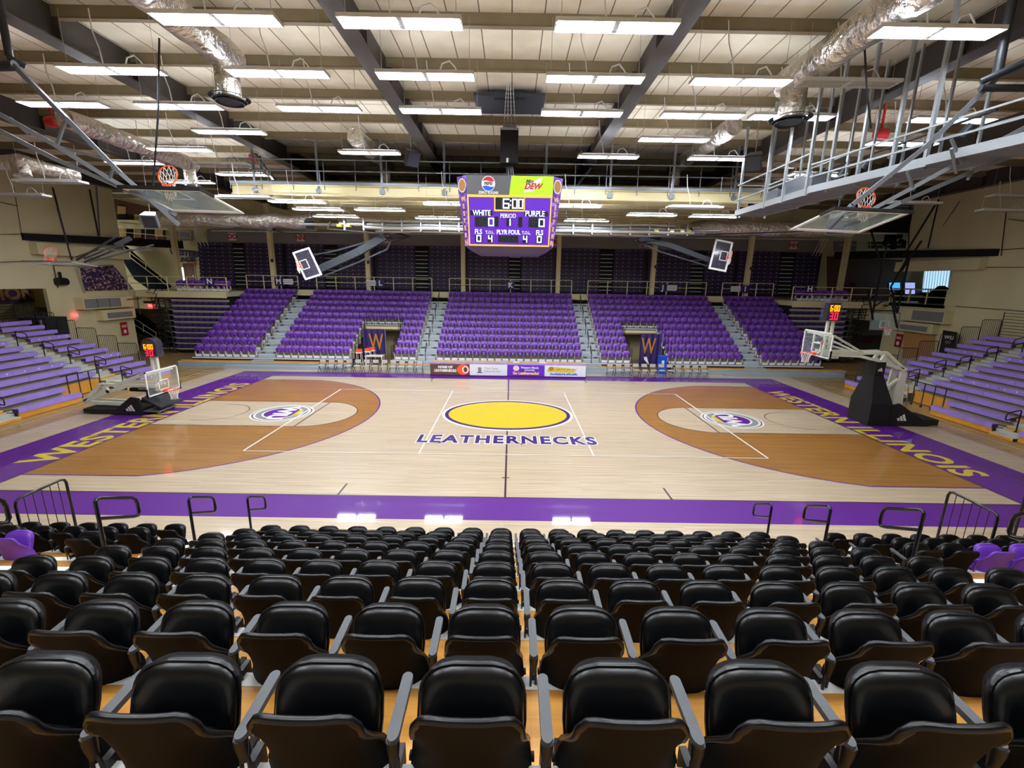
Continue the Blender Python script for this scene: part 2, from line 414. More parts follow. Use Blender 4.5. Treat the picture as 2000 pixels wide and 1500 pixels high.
# ---- cream steel columns before the upper deck
CX = [-26.67,-19.05,-11.43,-3.81,3.81,11.43,19.05,26.67]
nm = ['at the far left corner','left of the letter M sign','beside the letter L sign','left below the scoreboard','right below the scoreboard','beside the letter J sign','between the letter I and H signs','at the far right corner']
for x, t in zip(CX, nm):
    o = thing('steel_column', 'cream steel column rising from the walkway ' + t, 'column', (x,18.1,0), group='cream columns along the far stands')
    b = M_('creamsteel').box(x-.16,x+.16,17.95,17.98,0,ZR if abs(x)>13 else ZL).box(x-.16,x+.16,18.27,18.30,0,ZR if abs(x)>13 else ZL).box(x-.02,x+.02,17.98,18.27,0,ZR if abs(x)>13 else ZL)
    b.build('shaft', o)
    if abs(x) in (19.05, 11.43): M_('darksteel').box(x+.02,x+.16,17.83,17.95,7.0,7.25).build('junction_box', o)
# ================================================================ FAR STANDS
FY0, FP, FZ0, FRZ = 11.0, .72, .55, .40
def tz(k): return FZ0 + FRZ*k
GAPS = {'L': (-10.5,-7.88), 'J': (8.2, 10.85)}
SEC = {'M':(-21.1,-17.0,8), 'L':(-15.65,-6.25,19), 'K':(-4.9,4.9,20), 'J':(6.15,15.75,19), 'I':(17.0,21.05,8)}
where = {'M':'under letter M', 'L':'under letter L', 'K':'in the centre under letter K', 'J':'under letter J', 'I':'under letter I'}
for nme, (x0, x1, cnt) in SEC.items():
    o = thing('seating_riser', 'stepped grey riser deck carrying the purple seats ' + where[nme], 'bleacher', ((x0+x1)/2, FY0, 0), group='stepped riser decks of the far stands')
    spans = [(x0,x1)] if nme not in GAPS else [(x0,GAPS[nme][0]),(GAPS[nme][1],x1)]
    for k in range(10):
        sp = spans if k < 5 else [(x0,x1)]
        b = M_('bluegrey')
        for (a,c) in sp:
            yb = FY0+FP*k-.5
            b.box(a,c,yb,yb+FP+.02,tz(k)-.05,tz(k)); b.use('creamdark' if k else 'black').box(a,c,yb,yb+.03,tz(k-1) if k else .42,tz(k)-.05)  # lowest riser black: shadow strip below the first seats, put into its colour
            b.use('white').box(a,c,yb-.012,yb+.03,tz(k)-.03,tz(k)+.003).use('bluegrey')
        b.build('step', o)
# floor platform with its blue-grey front steps
def plat(nme, x0, x1, label, extra=True):
    o = thing('platform', label, 'platform', ((x0+x1)/2, 10.2, 0))
    M_('kick').box(x0,x1,10.0,FY0-.5,.36,.40).build('wood_top', o)
    b = M_('bluegrey').box(x0,x1,10.0,FY0-.5,0,.36)
    b.use('stepgrey').box(x0,x1,9.985,10.0,.17,.19).box(x0,x1,9.985,10.0,.33,.37)
    if extra: b.use('bluegrey').box(x0+3.2,x1-.3,9.6,10.0,0,.18)
    b.build('front', o); return o
plat('a', -21.7, -10.5, 'low wood topped platform with blue-grey front at the foot of the left far seats')
plat('b', -7.9, 8.2, 'low wood topped platform with blue-grey front behind the scorer table')
plat('c', 10.85, 22.2, 'low wood topped platform with blue-grey front at the foot of the right far seats')
# aisles with steps
def aisle(x0, x1, label):
    o = thing('aisle_stairs', label, 'stairs', ((x0+x1)/2, FY0, 0), group='stairs between the far seat blocks')
    b = M_('bluegrey')
    for k in range(10):
        yb = FY0+FP*k-.5
        b.use('bluegrey').box(x0,x1,yb,yb+FP+.02,tz(k)-FRZ-.05,tz(k))
        b.use('stepgrey').box(x0+.1,x1-.1,yb-.34,yb,tz(k-1),tz(k)-FRZ/2) if k else None
        b.use('white').box(x0,x1,yb-.012,yb+.04,tz(k)-.02,tz(k)+.004)
        if k: b.box(x0+.1,x1-.1,yb-.352,yb-.31,tz(k)-FRZ/2-.02,tz(k)-FRZ/2+.004)
        b.use('darkline').box(x0+.15,x0+.4,yb-.014,yb-.013,tz(k)-.16,tz(k)-.08).box(x1-.4,x1-.15,yb-.014,yb-.013,tz(k)-.16,tz(k)-.08)
    b.use('bluegrey').box(x0,x1,10.1,FY0-.5,.40,.46)
    b.build('steps', o); return o
for a,c,t in ((-17.0,-15.65,'stairs between the letter M and L seat blocks, far left'),(-6.25,-4.9,'stairs left of the centre seat block'),(4.9,6.15,'stairs right of the centre seat block'),(15.75,17.0,'stairs between the letter J and I seat blocks, far right')):
    aisle(a,c,'blue-grey concrete look ' + t)
def handrail(loc, label, group, dirv, slope, post=.9, L=.75, m='black', r=.022, drop=.28):
    # post with a rounded loop running along dirv, falling by slope per metre
    o = thing('handrail', label, 'handrail', loc, group=group)
    x, y, z = loc; d = Vector(dirv)
    P = lambda t, h: Vector((x,y,z)) + d*t + VZ*(h - slope*t)
    pts = [P(0,0), P(0,post-.06), P(.03,post-.015), P(.08,post), P(L-.08,post), P(L-.02,post-.03), P(L,post-.09), P(L,post-drop+.07), P(L-.03,post-drop+.01), P(L-.1,post-drop), P(0,post-drop)]
    M_(m).tube(pts, r, 8).build('rail', o)
    M_(m).tube([P(0,0)-VZ*0, P(0,0)+VZ*.02], .07, 10).build('foot', o)
    return o
for ai, (xa, t) in enumerate(((-5.6,'left of the centre block'),(5.5,'right of the centre block'),(-16.9,'beside the letter M block'),(17.1,'beside the letter I block'))):
    for j in range(5):
        k = 2*j + (1 if ai > 1 else 0)
        if k > 9: continue
        handrail((xa, FY0+FP*k-.35, tz(k)), 'thin black stair rail %s, %s from the court' % (t, ['first','second','third','fourth','fifth'][j]), 'stair rails of the far stands', (0,1,0), -FRZ/FP, post=.82, L=.62)
# ---- purple seats (two parts seen: raised seat shell and backrest); the first one built, the rest copied
def purple_seat():
    o = thing('stadium_seat', 'purple plastic stadium seat', 'seat')
    b = M_('purpleseatlit'); b.smooth = True
    prof = [(-.20,.42,-.10),(-.205,.60,.0),(-.215,.74,.03),(-.18,.80,.045),(0,.815,.05),(.18,.80,.045),(.215,.74,.03),(.205,.60,0),(.20,.42,-.10)]
    F = [(x, y-.035*(1-(x/.24)**2)*0+.0, z) for x,z,y in prof]
    front = [Vector((x,y,z)) for x,y,z in F]; back = [v+Vector((0,.035,0)) for v in front]; mid = [Vector((v.x*.5, v.y+.03, .42+(v.z-.42)*.5)) for v in front]
    b.grid([mid, front, back, [Vector((v.x*.5,v.y+.05,v.z)) for v in mid]])
    b.smooth = False
    b.build('backrest', o)
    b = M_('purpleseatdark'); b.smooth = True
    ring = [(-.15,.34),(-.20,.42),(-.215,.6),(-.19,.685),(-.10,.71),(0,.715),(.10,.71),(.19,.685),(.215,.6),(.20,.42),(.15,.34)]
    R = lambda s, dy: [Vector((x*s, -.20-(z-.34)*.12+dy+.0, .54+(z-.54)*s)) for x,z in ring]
    b.grid([R(.3,-.03), R(.85,-.028), R(1,0)]); b.use('purpleseatlit').grid([R(1,0), R(.98,.05), R(.5,.06)])
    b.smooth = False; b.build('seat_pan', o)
    b = M_('plate'); b.box(-.25,-.235,-.16,-.02,.12,.40).box(.235,.25,-.16,-.02,.12,.40).box(-.19,.19,-.21,-.18,.03,.19); b.build('bracket', o)
    return o
ps = purple_seat(); used = [False]
ordn = ['first','second','third','fourth','fifth','sixth','seventh','eighth','ninth','tenth','eleventh','twelfth','thirteenth','fourteenth','fifteenth','sixteenth','seventeenth','eighteenth','nineteenth','twentieth']
spots = []
for nme, (x0, x1, cnt) in SEC.items():
    p = (x1-x0)/cnt
    for k in range(10):
        c_ = 0
        for i in range(cnt):
            x = x0 + p*(i+.5)
            if k < 5 and nme in GAPS and GAPS[nme][0]-.02 < x < GAPS[nme][1]+.02: continue
            c_ += 1
            spots.append((k, nme, c_, x))
spots.sort(key=lambda q: (q[0], {'K':0,'L':1,'J':1,'M':2,'I':2}[q[1]], abs(q[3])))
blockname = {'M':'the block under letter M','L':'the block under letter L','K':'the centre block','J':'the block under letter J','I':'the block under letter I'}
rest = []
for q, (k, nme, i, x) in enumerate(spots):
    loc = (x, FY0+FP*k, tz(k))
    if q < 300:
        lab = 'purple stadium seat, %s row up, %s from the left in %s' % (ordn[k], ordn[i-1], blockname[nme])
        if not used[0]: ps.location = loc; ps['label'] = lab; ps['group'] = 'purple seats of the far stands'; used[0] = True
        else: dup(ps, loc, label=lab, group='purple seats of the far stands')
    else: rest.append(loc)
def merged(locs, proto):
    b = MB()
    for loc in locs:
        for ch in proto.children:
            me = ch.data; o_ = len(b.v); L_ = Vector(loc)
            b.v += [tuple(v.co + L_) for v in me.vertices]
            for p in me.polygons:
                b.use(me.materials[p.material_index].name.split('.')[0]); b.f.append([i+o_ for i in p.vertices]); b.m.append(b.k); b.sm.append(p.use_smooth)
    return b
tag(merged(rest, ps).build('stadium_seats'), 'upper rows of purple stadium seats filling the far stands', 'seats', kind='stuff')
# row of seats on the walkway at both far ends (letters N and H)
for s_, t, L in ((-1,'N',-25.0),(1,'H',21.6)):
    for i in range(9):
        dup(ps, (L+.44*i+.2, 15.6, 4.72), label='purple seat, %s from the left in the single shaded row by letter %s' % (ordn[i], t), group='single row by letter %s' % t)
# ================================================================ CEILING LIGHTS
def light_fixture(name, lit, tubes):
    o = thing(name, 'fixture', 'ceiling light')
    b = M_('reflector'); W2, D2 = 1.22, .22
    for q in (-.13,0,.13): b.box(-W2,W2,q-.026,q+.026,.06,.07)  # housing top cut into strips, slots added to throw light onto the roof
    for q in (-1,1):
        b.box(-W2,W2,q*D2-.006,q*D2+.006,0,.075).box(q*W2-.006,q*W2+.006,-D2,D2,0,.075)
    b.box(-.05,.05,-D2,D2,.01,.06).use('white').box(-1.05,1.05,-.09,.09,.075,.13)
    b.build('housing', o)
    for h in (-1,1):
        if tubes:
            for j in (-1,0,1):
                M_('tube' if lit else 'tubeoff').box(h*.63-.55,h*.63+.55,j*.13-.022,j*.13+.022,.012,.04).build('lamp_tube', o)
        else:
            M_('tube' if lit else 'tubeoff').box(h*.63-.55,h*.63+.55,-.17,.17,.012,.03).build('lamp_tube', o)
    g = M_('silver')
    for i in range(25):
        x = -1.2+.1*i; g.box(x-.003,x+.003,-D2,D2,-.012,-.006)
    for y in (-.18,-.06,.06,.18): g.box(-1.2,1.2,y-.003,y+.003,-.012,-.006)
    if tubes: g.build('wire_guard', o)
    b = M_('silver')
    for q in (-1,1): b.tube([(q*1.1,0,.13),(q*1.1,0,1.35)], .006, 4)
    b.build('suspension_wire', o)
    b = M_('white'); b.tube([(.35,0,.13),(.42,0,.3),(.6,0,.36),(.72,.02,.25),(.8,.02,.13)], .018, 6)
    b.tube([(-.2,0,.13),(-.25,.02,.5),(-.38,.05,.9),(-.42,.1,1.4)], .016, 6); b.build('power_cord', o)
    return o
ROWY = [-8.6+2.37*i for i in range(8)]
cols = ['far left','sixth left','fifth left','fourth left','third left','second left','first left','first right','second right','third right','fourth right','fifth right']
LIGHTS = []
def addrow(yi, xs, z=10.78, offs=()):
    for x in xs: LIGHTS.append((x, ROWY[yi] if isinstance(yi,int) else yi, z, x not in offs))
addrow(0, [-5.87,-2.2,2.1,5.8+.0,8.53][:3]+[8.53])
addrow(1, [-10.0,-5.85,-2.15,2.1,5.78,8.5], offs=(8.5,))
addrow(2, [-13.52,-10.03,-5.8,-2.13,2.13,5.79,8.5,13.4])
addrow(3, [-9.97,5.77,13.9]); addrow(4, [-13.45,-5.75,3.93,8.45]); addrow(5, [-17.2,-13.2,14.0], offs=(-13.2,))
addrow(5.26, [-13.5]); addrow(7.36, [-17.5])
NL = len(LIGHTS)
for x,y,l in ((-9.64,2.6,1),(-9.59,4.75,1),(-9.68,7.3,1),(-6.48,4.6,1),(-2.69,2.5,1),(-4.05,7.25,1),(2.82,2.5,1),(7.02,4.75,1),(8.19,2.3,0),(10.22,4.9,1),(4.17,7.25,1),(-11.5,1.7,0),(-17.15,-.96,0),(-21.6,2.1,0)):
    LIGHTS.append((x,y,9.12,bool(l)))
P1 = light_fixture('ceiling_light', True, True); P2 = light_fixture('ceiling_light', True, False); P3 = light_fixture('ceiling_light', False, True)
first = {1:True,2:True,3:True}
rowsY = sorted({round(l[1],1) for l in LIGHTS})
for i,(x,y,z,lit) in enumerate(LIGHTS):
    kind_ = 3 if not lit else (1 if y < -1 else 2)
    pr = {1:P1,2:P2,3:P3}[kind_]
    same = sorted([l[0] for l in LIGHTS if abs(l[1]-y) < .4 and abs(l[2]-z) < .5]); r_ = same.index(x)
    row = {True:'row %s' % '',}.get(False, '')
    rn = sorted({round((l[1]+8.6)/2.37) for l in LIGHTS if (l[2]>10)==(z>10)}).index(round((y+8.6)/2.37)) if True else 0
    lab = ('bright' if lit else 'unlit white') + ' tube light, %s from left in the %s %s row' % (ordn[r_], ordn[min(rn,19)], 'high' if z > 10 else 'low hung')
    if first[kind_]: pr.location = (x,y,z); pr['label'] = lab; pr['group'] = 'hanging tube lights'; first[kind_] = False
    else: dup(pr, (x,y,z), label=lab, group='hanging tube lights')
# three flat unlit fixtures edge-on over the left and right far corners, and hidden rows over the near stands
for (x,y) in ((-6,-13.3),(-2.1,-13.3),(2.1,-13.3),(6,-13.3),(-6,-17.6),(-2.1,-17.6),(2.1,-17.6),(6,-17.6)):
    dup(P2, (x,y,10.78), label='bright tube light in the rows above the near seats, behind the viewer', group='tube lights over the near seats')
# ================================================================ DUCTS
def duct(x, y0, y1, z, r, label, out=True, seedv=1):
    rnd = random.Random(seedv)
    o = thing('foil_duct', label, 'duct', (x, (y0+y1)/2, z))
    b = M_('foil'); n_ = 30; P = []
    for i in range(n_+1):
        y = y0+(y1-y0)*i/n_; rr = r*(1+rnd.uniform(-.06,.06))
        P.append([Vector((x+rr*math.cos(a)*(1+rnd.uniform(-.04,.04)), y, z+rr*math.sin(a)*(1+rnd.uniform(-.04,.04)))) for a in [2*PI*j/14 for j in range(14)]])
    b.smooth = True; b.grid(P, close=True); b.smooth = False
    b.add(P[0], [tuple(range(14))]); b.add(P[-1], [tuple(range(13,-1,-1))])
    b.build('insulated_pipe', o)
    if out:
        d = M_('foil'); d.tube([(x,y1-r,z-r*.5),(x,y1-r,z-1.0)], r*.82, 16, cap=False); d.build('drop_pipe', o)
        d = M_('darksteel')
        for i in range(3):
            rr = r*(1.35-.0*i) if i else r*1.4
            zz = z-1.0-.06*i; P = [[Vector((x+q*math.cos(a),y1-r+q*math.sin(a),zz+h)) for a in [2*PI*j/24 for j in range(24)]] for q,h in ((rr*.75-.09*i,.05),(rr-.07*i,0),(rr-.07*i-.02,-.01))]
            d.smooth = True; d.grid(P, close=True); d.smooth = False
        ellipse(d, (x,y1-r,z-1.1), VX, VY, r*.7, r*.7)
        d.build('round_diffuser', o)
    b = M_('silver')
    for q in range(int(y0)+1, int(y1), 3): b.tube([(x,q,z+r),(x,q,12.0)], .008, 4)
    b.build('hanger_rod', o)
    return o
duct(-7.35,-14,-5.5,11.35,.36,'crinkled silver foil duct ending in a round outlet, upper left', seedv=1)
duct(7.8,-15,-4.7,11.35,.40,'crinkled silver foil duct ending in a round outlet, upper right', seedv=2)
duct(-6.4,1.2,6.2,11.5,.36,'foil duct with round outlet above the catwalk, left of the scoreboard', seedv=3)
duct(8.3,-.5,6.0,11.6,.34,'foil duct with round outlet above the catwalk, right of the scoreboard', seedv=4)
duct(-15.3,-2,4.4,11.0,.32,'foil duct outlet above the folded left basket', seedv=5)
o = thing('foil_duct', 'long foil wrapped duct running across under the low ceiling, far left', 'duct', (-14,12,9.0))
b = M_('foil'); b.tube([(-24+.8*i,12+.0*i,9.35+.06*((i*7)%3)) for i in range(15)], [.42+.04*((i*5)%3) for i in range(15)], 14); b.build('insulated_pipe', o)
b = M_('silver')
for x in (-22,-18,-15): b.tube([(x,12,9.7),(x,12,12.26)], .015, 4)
b.build('hanger_rod', o)
o = thing('foil_duct', 'foil wrapped duct behind the right silver scaffold walkway', 'duct', (16,12,9.0))
b = M_('foil'); b.tube([(11.5+.8*i,11.5,9.3+.06*((i*7)%3)) for i in range(14)], [.42+.04*((i*5)%3) for i in range(14)], 14); b.build('insulated_pipe', o)
b = M_('silver')
for x in (14,18,21): b.tube([(x,11.5,9.7),(x,11.5,12.26)], .015, 4)
b.build('hanger_rod', o)
o = thing('foil_duct', 'crumpled foil duct end at the left edge above the near truss', 'duct', (-19,-2,10))
b = M_('foil'); b.tube([W(0,318,17),W(40,316,17),W(90,330,18),W(150,345,19)], [.26,.3,.26,.28], 12); b.tube([W(36,316,17),W(45,345,17)], .27, 12); b.build('insulated_pipe', o)
# red heaters and small hardware
for p, t in ((W(102,238,16),'left'),(W(495,307,24),'centre left'),(W(1720,262,16),'right')):
    o = thing('warning_beacon', 'small red lamp fixed under the roof beams, %s' % t, 'lamp', tuple(p), group='red lamps under the roof')
    b = M_('red'); b.tube([p-VX*.18, p+VX*.18], [.16,.2], 10).box(p.x-.03,p.x+.03,p.y-.03,p.y+.03,p.z+.1,12.26); b.build('body', o)
# ================================================================ SCOREBOARD
SBY = -1.15; zt, zb = 9.48, 7.08
o = SB = thing('scoreboard', 'purple four-sided hanging scoreboard showing 6:00, WHITE 0 and PURPLE 0', 'scoreboard', (-.05, 0, zb))
cx0 = -.03
def face_pt(u, v, d=0):          # u -1..1 across the face, v 0 (bottom)..1 (top)
    hw = 1.49+.06*v
    return Vector((cx0+u*hw, SBY-.55+.25*(1-v)-d, zb+(zt-zb)*v))
N_ = 8
b = M_('panelpurple')
# body: octagonal tub, wide on top, four faces and four chamfers
def ring(v, ex=0):
    hw = 1.49+.06*v+ex; ch = .17+.23*v; yy = 1.55+ .25*v - .0; cy = SBY-.55+.25+1.55
    return [Vector((cx0-hw, cy-yy, 0)), Vector((cx0+hw, cy-yy, 0)), Vector((cx0+hw+ch, cy-yy+ch, 0)), Vector((cx0+hw+ch, cy+yy-ch, 0)), Vector((cx0+hw, cy+yy, 0)), Vector((cx0-hw, cy+yy, 0)), Vector((cx0-hw-ch, cy+yy-ch, 0)), Vector((cx0-hw-ch, cy-yy+ch, 0))]
r0 = [p+VZ*zb for p in ring(0)]; r1 = [p+VZ*zt for p in ring(1)]
for i in range(8):
    b.use('paisley' if i in (1,7) else 'panelpurple').quad(r0[i], r0[(i+1)%8], r1[(i+1)%8], r1[i])
b.use('benchdeep').add(r0, [tuple(range(7,-1,-1))]); b.add(r1, [tuple(range(8))])
b.use('benchdeep'); lo = [Vector((p.x*.75, (p.y-.5)*.75+.5, zb-.22)) for p in r0]
for i in range(8): b.quad(r0[i], lo[i], lo[(i+1)%8], r0[(i+1)%8])
b.add(lo, [tuple(range(7,-1,-1))])
b.build('cabinet', SB)
fx = face_pt(1,.5)-face_pt(0,.5); UX = VX; UY = (face_pt(0,1)-face_pt(0,0)).normalized(); NF = UX.cross(UY)*1.0   # outward (-y)
FH = (face_pt(0,1)-face_pt(0,0)).length
def fp(x, y, d=.01): return face_pt(0,0) + UX*x*.905 + UY*y - Vector((0,1,0))*0 + NF*d
def frect(mb, x0, x1, y0, y1, d): mb.quad(fp(x0,y0,d), fp(x1,y0,d), fp(x1,y1,d), fp(x0,y1,d)); return mb
hh = FH
hb = M_('panelgrey'); frect(hb,-1.71,.02,hh*.735,hh*1.0,.015); hb.use('limegreen').quad(fp(-.02,hh*.735,.018),fp(1.71,hh*.735,.018),fp(1.73,hh,.018),fp(.06,hh,.018))
c0 = fp(-.85,hh*.885,.03)
ellipse(hb.use('white'), c0, UX, UY, .245, .26); 
for m_, s_, d_ in (('red',1,.004),('blue',-1,.004)):
    pts = [c0+NF*d_+UX*.22*math.cos(t)+UY*.235*math.sin(t)*s_ for t in [PI*(.12+.76*i/12) for i in range(13)]]
    pts += [c0+NF*d_+UX*(-.2+.4*i/6)+UY*s_*(.085+.02*s_*math.sin(i)) for i in range(7)]
    hb.use(m_).add(pts, [tuple(range(len(pts))) if s_>0 else tuple(reversed(range(len(pts))))])
put_text(hb.use('darkline'), 'PEPSI', c0+NF*.008, UX, UY, .13, bold=.006)
put_text(hb.use('white'), 'ZERO SUGAR', fp(-.85,hh*.762,.03), UX, UY, .12, bold=.004)
hb.use('white').add([fp(x,y,.026) for x,y in ((.55,hh*.77),(.72,hh*.90),(1.3,hh*.985),(1.12,hh*.85),(.9,hh*.79))], [(4,3,2,1,0)])
put_text(hb.use('darkline'), 'Mtn', fp(.78,hh*.925,.03), UX, UY, .17, bold=.006, shear=.3)
put_text(hb.use('red'), 'DEW', fp(.9,hh*.855,.034), UX, UY, .26, bold=.012, shear=.4)
hb.build('advert_panel', SB)
g = M_('panelgold')
for (x0,x1,y0,y1) in ((-1.66,1.66,hh*.70,hh*.735),(-1.62,1.62,0,.06),(-.62,.62,hh*.505,hh*.53),(-.62,-.57,hh*.52,hh*.71),(.57,.62,hh*.52,hh*.71)): frect(g,x0,x1,y0,y1,.02)
for s_ in (-1,1):
    g.quad(*([fp(s_*1.60,0,.02),fp(s_*1.655,0,.02),fp(s_*1.70,hh*.735,.02),fp(s_*1.645,hh*.735,.02)] if s_>0 else [fp(-1.655,0,.02),fp(-1.60,0,.02),fp(-1.645,hh*.735,.02),fp(-1.70,hh*.735,.02)]))
g.build('gold_trim', SB)
for (x0,x1,y0,y1) in ((-.57,.57,.53,.70),(-1.58,-.68,.445,.51),(.60,1.56,.445,.51),(-1.4,-.83,.285,.425),(.78,1.38,.285,.425),(-.62,-.44,.285,.43),(.36,.52,.285,.43),(-.12,.08,.295,.405),(-1.4,-1.1,.055,.165),(-.88,-.66,.055,.165),(-.45,.38,.06,.16),(.55,.78,.055,.165),(1.1,1.38,.055,.165)):
    frect(M_('blackmatte'), x0, x1, hh*y0, hh*y1, .02).build('display_window', SB)
dm = M_('dimled')
def dg(mb, ch, x, y, w_, h_, t_, d=.03): digit(mb, ch, fp(x, hh*y, d), UX, UY, w_, hh*h_, t_)
dg(dm,'8',-1.12,.30,.2,.11,.025); dg(dm,'1',-1.38,.30,.18,.11,.025); dg(dm,'8',1.0,.30,.17,.11,.025); dg(dm,'1',.79,.30,.15,.11,.025); dg(dm,'1',-.53,.545,.2,.135,.03)
for x in (-.42,-.18,.16): dg(dm,'8',x,.068,.17,.085,.02)
dm.build('unlit_digit', SB)
wl = M_('whiteled')
dg(wl,'6',-.27,.545,.24,.14,.045); dg(wl,'0',.10,.545,.20,.14,.045); dg(wl,'0',.345,.545,.19,.14,.045)
for yy in (.585,.645): frect(wl,.02,.06,hh*yy,hh*(yy+.02),.03)
dg(wl,'0',-1.1+.26-.02,.30,.22,.12,.055) if False else None
dg(wl,'0',-1.05+.19,.29,.22,.12,.045); dg(wl,'0',1.19,.29,.22,.12,.045); dg(wl,'1',-.1,.30,.14,.10,.045)
dg(wl,'0',-1.34,.06,.18,.10,.04); dg(wl,'4',-.86,.06,.16,.10,.04); dg(wl,'4',.57,.06,.16,.10,.04); dg(wl,'0',1.14,.06,.18,.10,.04)
for t_, x, y, s_ in (('WHITE',-1.12,.475,.26),('PURPLE',1.03,.475,.27),('FLS',-1.26,.205,.24),('FLS',1.24,.205,.24),('PLYR FOUL',-.03,.205,.22)):
    put_text(wl, t_, fp(x,hh*y,.03), UX, UY, s_, bold=.003, xs=.80)
wl.build('lit_text', SB)
wt = M_('white')
for t_, x, y, s_ in (('PERIOD',-.05,.44,.2),('T.O.L.',-.79,.20,.15),('T.O.L.',.70,.20,.15)): put_text(wt, t_, fp(x,hh*y,.03), UX, UY, s_, bold=.006, xs=.85)
wt.build('painted_text', SB)
# chamfer panels: WESTERN stacked in gold under a plain yellow roundel
for s_, (i, j) in ((-1,(7,0)),(1,(1,2))):
    a0, b0, a1, b1 = r0[i], r0[j], r1[i], r1[j]
    cxl = (a0+b0)/2; cxt = (a1+b1)/2; ux = (b0-a0).normalized(); uy = (cxt-cxl).normalized(); nn = ux.cross(uy).normalized()
    m_ = M_('white'); ellipse(m_, cxl+uy*hh*.87+nn*.012, ux, uy, .22, .24); ellipse(m_.use('gold'), cxl+uy*hh*.87+nn*.016, ux, uy, .18, .20)
    m_.build('round_emblem', SB); m_ = MB()
    for q, ch in enumerate('WESTERN'):
        m_ = M_('panelgold'); put_text(m_, ch, cxl+uy*hh*(.68-.105*q)+nn*.014, ux, uy, .22, bold=.008); m_.build('letter', SB)
    
b = M_('silver')
for x in (-.12,.0,.12): b.tube([(x,-.9,zt-.02),(x*.5,-.9,10.0)], .015, 5)
b.build('lifting_chain', SB)
o = thing('hanging_speaker', 'black box hung on chains above the scoreboard', 'speaker', (-.07,-1.1,10.0))
M_('blackmatte').box(-.39,.25,-1.4,-.8,9.98,11.05).build('box', o)
M_('silver').box(-.40,.26,-1.42,-.78,11.05,11.12).tube([(-.3,-1.1,11.12),(-.3,-1.1,11.25),(.16,-1.1,11.25),(.16,-1.1,11.12)], .04, 6).build('hoist_frame', o)
M_('white').tube([(-.13,-1.42,9.98),(-.13,-1.42,10.12)], .05, 8).build('hook', o)
o2 = thing('chain_hoist', 'long pale lifting chains dropping from the roof to the black speaker box', 'chain', (-.07,-1.1,11.2))
b = M_('silver')
for a_, c_ in (((-.28,-1.1,11.2),(-.17,-2.2,12.2)),((.14,-1.1,11.2),(.03,-2.2,12.2)),((-.14,-1.1,11.2),(-.12,-2.2,12.2)),((0,-1.1,11.2),(-.05,-2.2,12.2))):
    a_ = Vector(a_); c_ = Vector(c_)
    for i in range(22):
        p = a_.lerp(c_, i/22); q = a_.lerp(c_, (i+.85)/22); b.bar(p, q, .035 if i%2 else .018, .018 if i%2 else .035)
b.build('chain_links', o2)
M_('darksteel').box(-1.3,1.15,-1.9,-.2,11.95,12.05).box(-.6,.45,-1.7,-.4,11.9,12.2).build('roof_frame', thing('hoist_frame','dark steel frame between beams above the scoreboard','frame',(0,-1,12)))
for p, rz, t in ((W(803,308,19),.7,'left of the scoreboard under the girder'),(W(1473,316,17),-.6,'at the corner of the silver walkway'),(W(295,430,20),.3,'below the folded left basket'),(W(607,438,27),.2,'above the tilted left basket'),(W(1632,438,16),-.4,'below the folded right basket'),(W(528,440,36),0,'on the cream wall left of the far column'),(W(1478,447,36),0,'on the cream wall right of the far column')):
    grey = 'black' if p.y > 14 or 'scoreboard' in t or 'corner' in t else 'greysteel'
    sz = .34 if p.y > 14 else .3
    o = thing('loudspeaker', '%s loudspeaker %s' % ('black' if grey=='black' else 'pale grey', t), 'speaker', tuple(p), group='loudspeakers')
    b = M_(grey); R_ = Matrix.Rotation(rz,3,'Z') @ Matrix.Rotation(.5 if p.y<14 else 0,3,'X')
    vs = [R_@Vector(v) for v in ((-sz,-sz*.7,-sz),(sz,-sz*.7,-sz),(sz*.7,sz*.7,-sz),(-sz*.7,sz*.7,-sz),(-sz,-sz*.7,sz),(sz,-sz*.7,sz),(sz*.7,sz*.7,sz),(-sz*.7,sz*.7,sz))]
    b.add([p+v for v in vs], [(3,2,1,0),(4,5,6,7),(0,1,5,4),(1,2,6,5),(2,3,7,6),(3,0,4,7)]); b.build('cabinet', o)
    g = M_('darksteel'); g.add([p+R_@Vector(v) for v in ((-sz*.85,-sz*.73,-sz*.85),(sz*.85,-sz*.73,-sz*.85),(sz*.85,-sz*.73,sz*.85),(-sz*.85,-sz*.73,sz*.85))], [(0,1,2,3)]); g.build('grille', o)
    (M_('silver').tube([p+VZ*sz*.9,Vector((p.x,p.y,12.26))], .015, 5) if p.y < 14 else M_('silver').tube([p,Vector((p.x,20.85,p.z))], .03, 5)).build('hanger', o)
# ================================================================ NEAR STANDS (black padded chairs)
NP, NR, NY0, NZ0 = .80, .404, -11.29, .30      # row pitch, rise, y of the front row backs, its tread height
def nz(j): return NZ0+NR*j
def ny(j): return NY0-NP*j
NEAR = {'centre': (-4.85, 5.3, 'in the centre'), 'left': (-12.5, -6.05, 'on the left'), 'right': (6.5, 12.5, 'on the right')}
for key, (x0, x1, t) in NEAR.items():
    top = 12 if key == 'centre' else 12
    o = thing('seating_riser', 'wooden stepped deck with white nosings under the near black chairs ' + t, 'bleacher', ((x0+x1)/2, -14, 0), group='near stepped decks')
    for j in range(top):
        y1_ = ny(j)+.95; y0_ = y1_-NP-.02; z = nz(j)
        b = M_('tread').box(x0, x1, y0_, y1_-.09, z-.05, z); b.use('white').box(x0, x1, y1_-.09, y1_, z-.06, z+.003)
        b.use('stepgrey').box(x0, x1, y1_-.03, y1_-.01, (z-NR) if j else 0, z-.05)
        b.build('step', o)
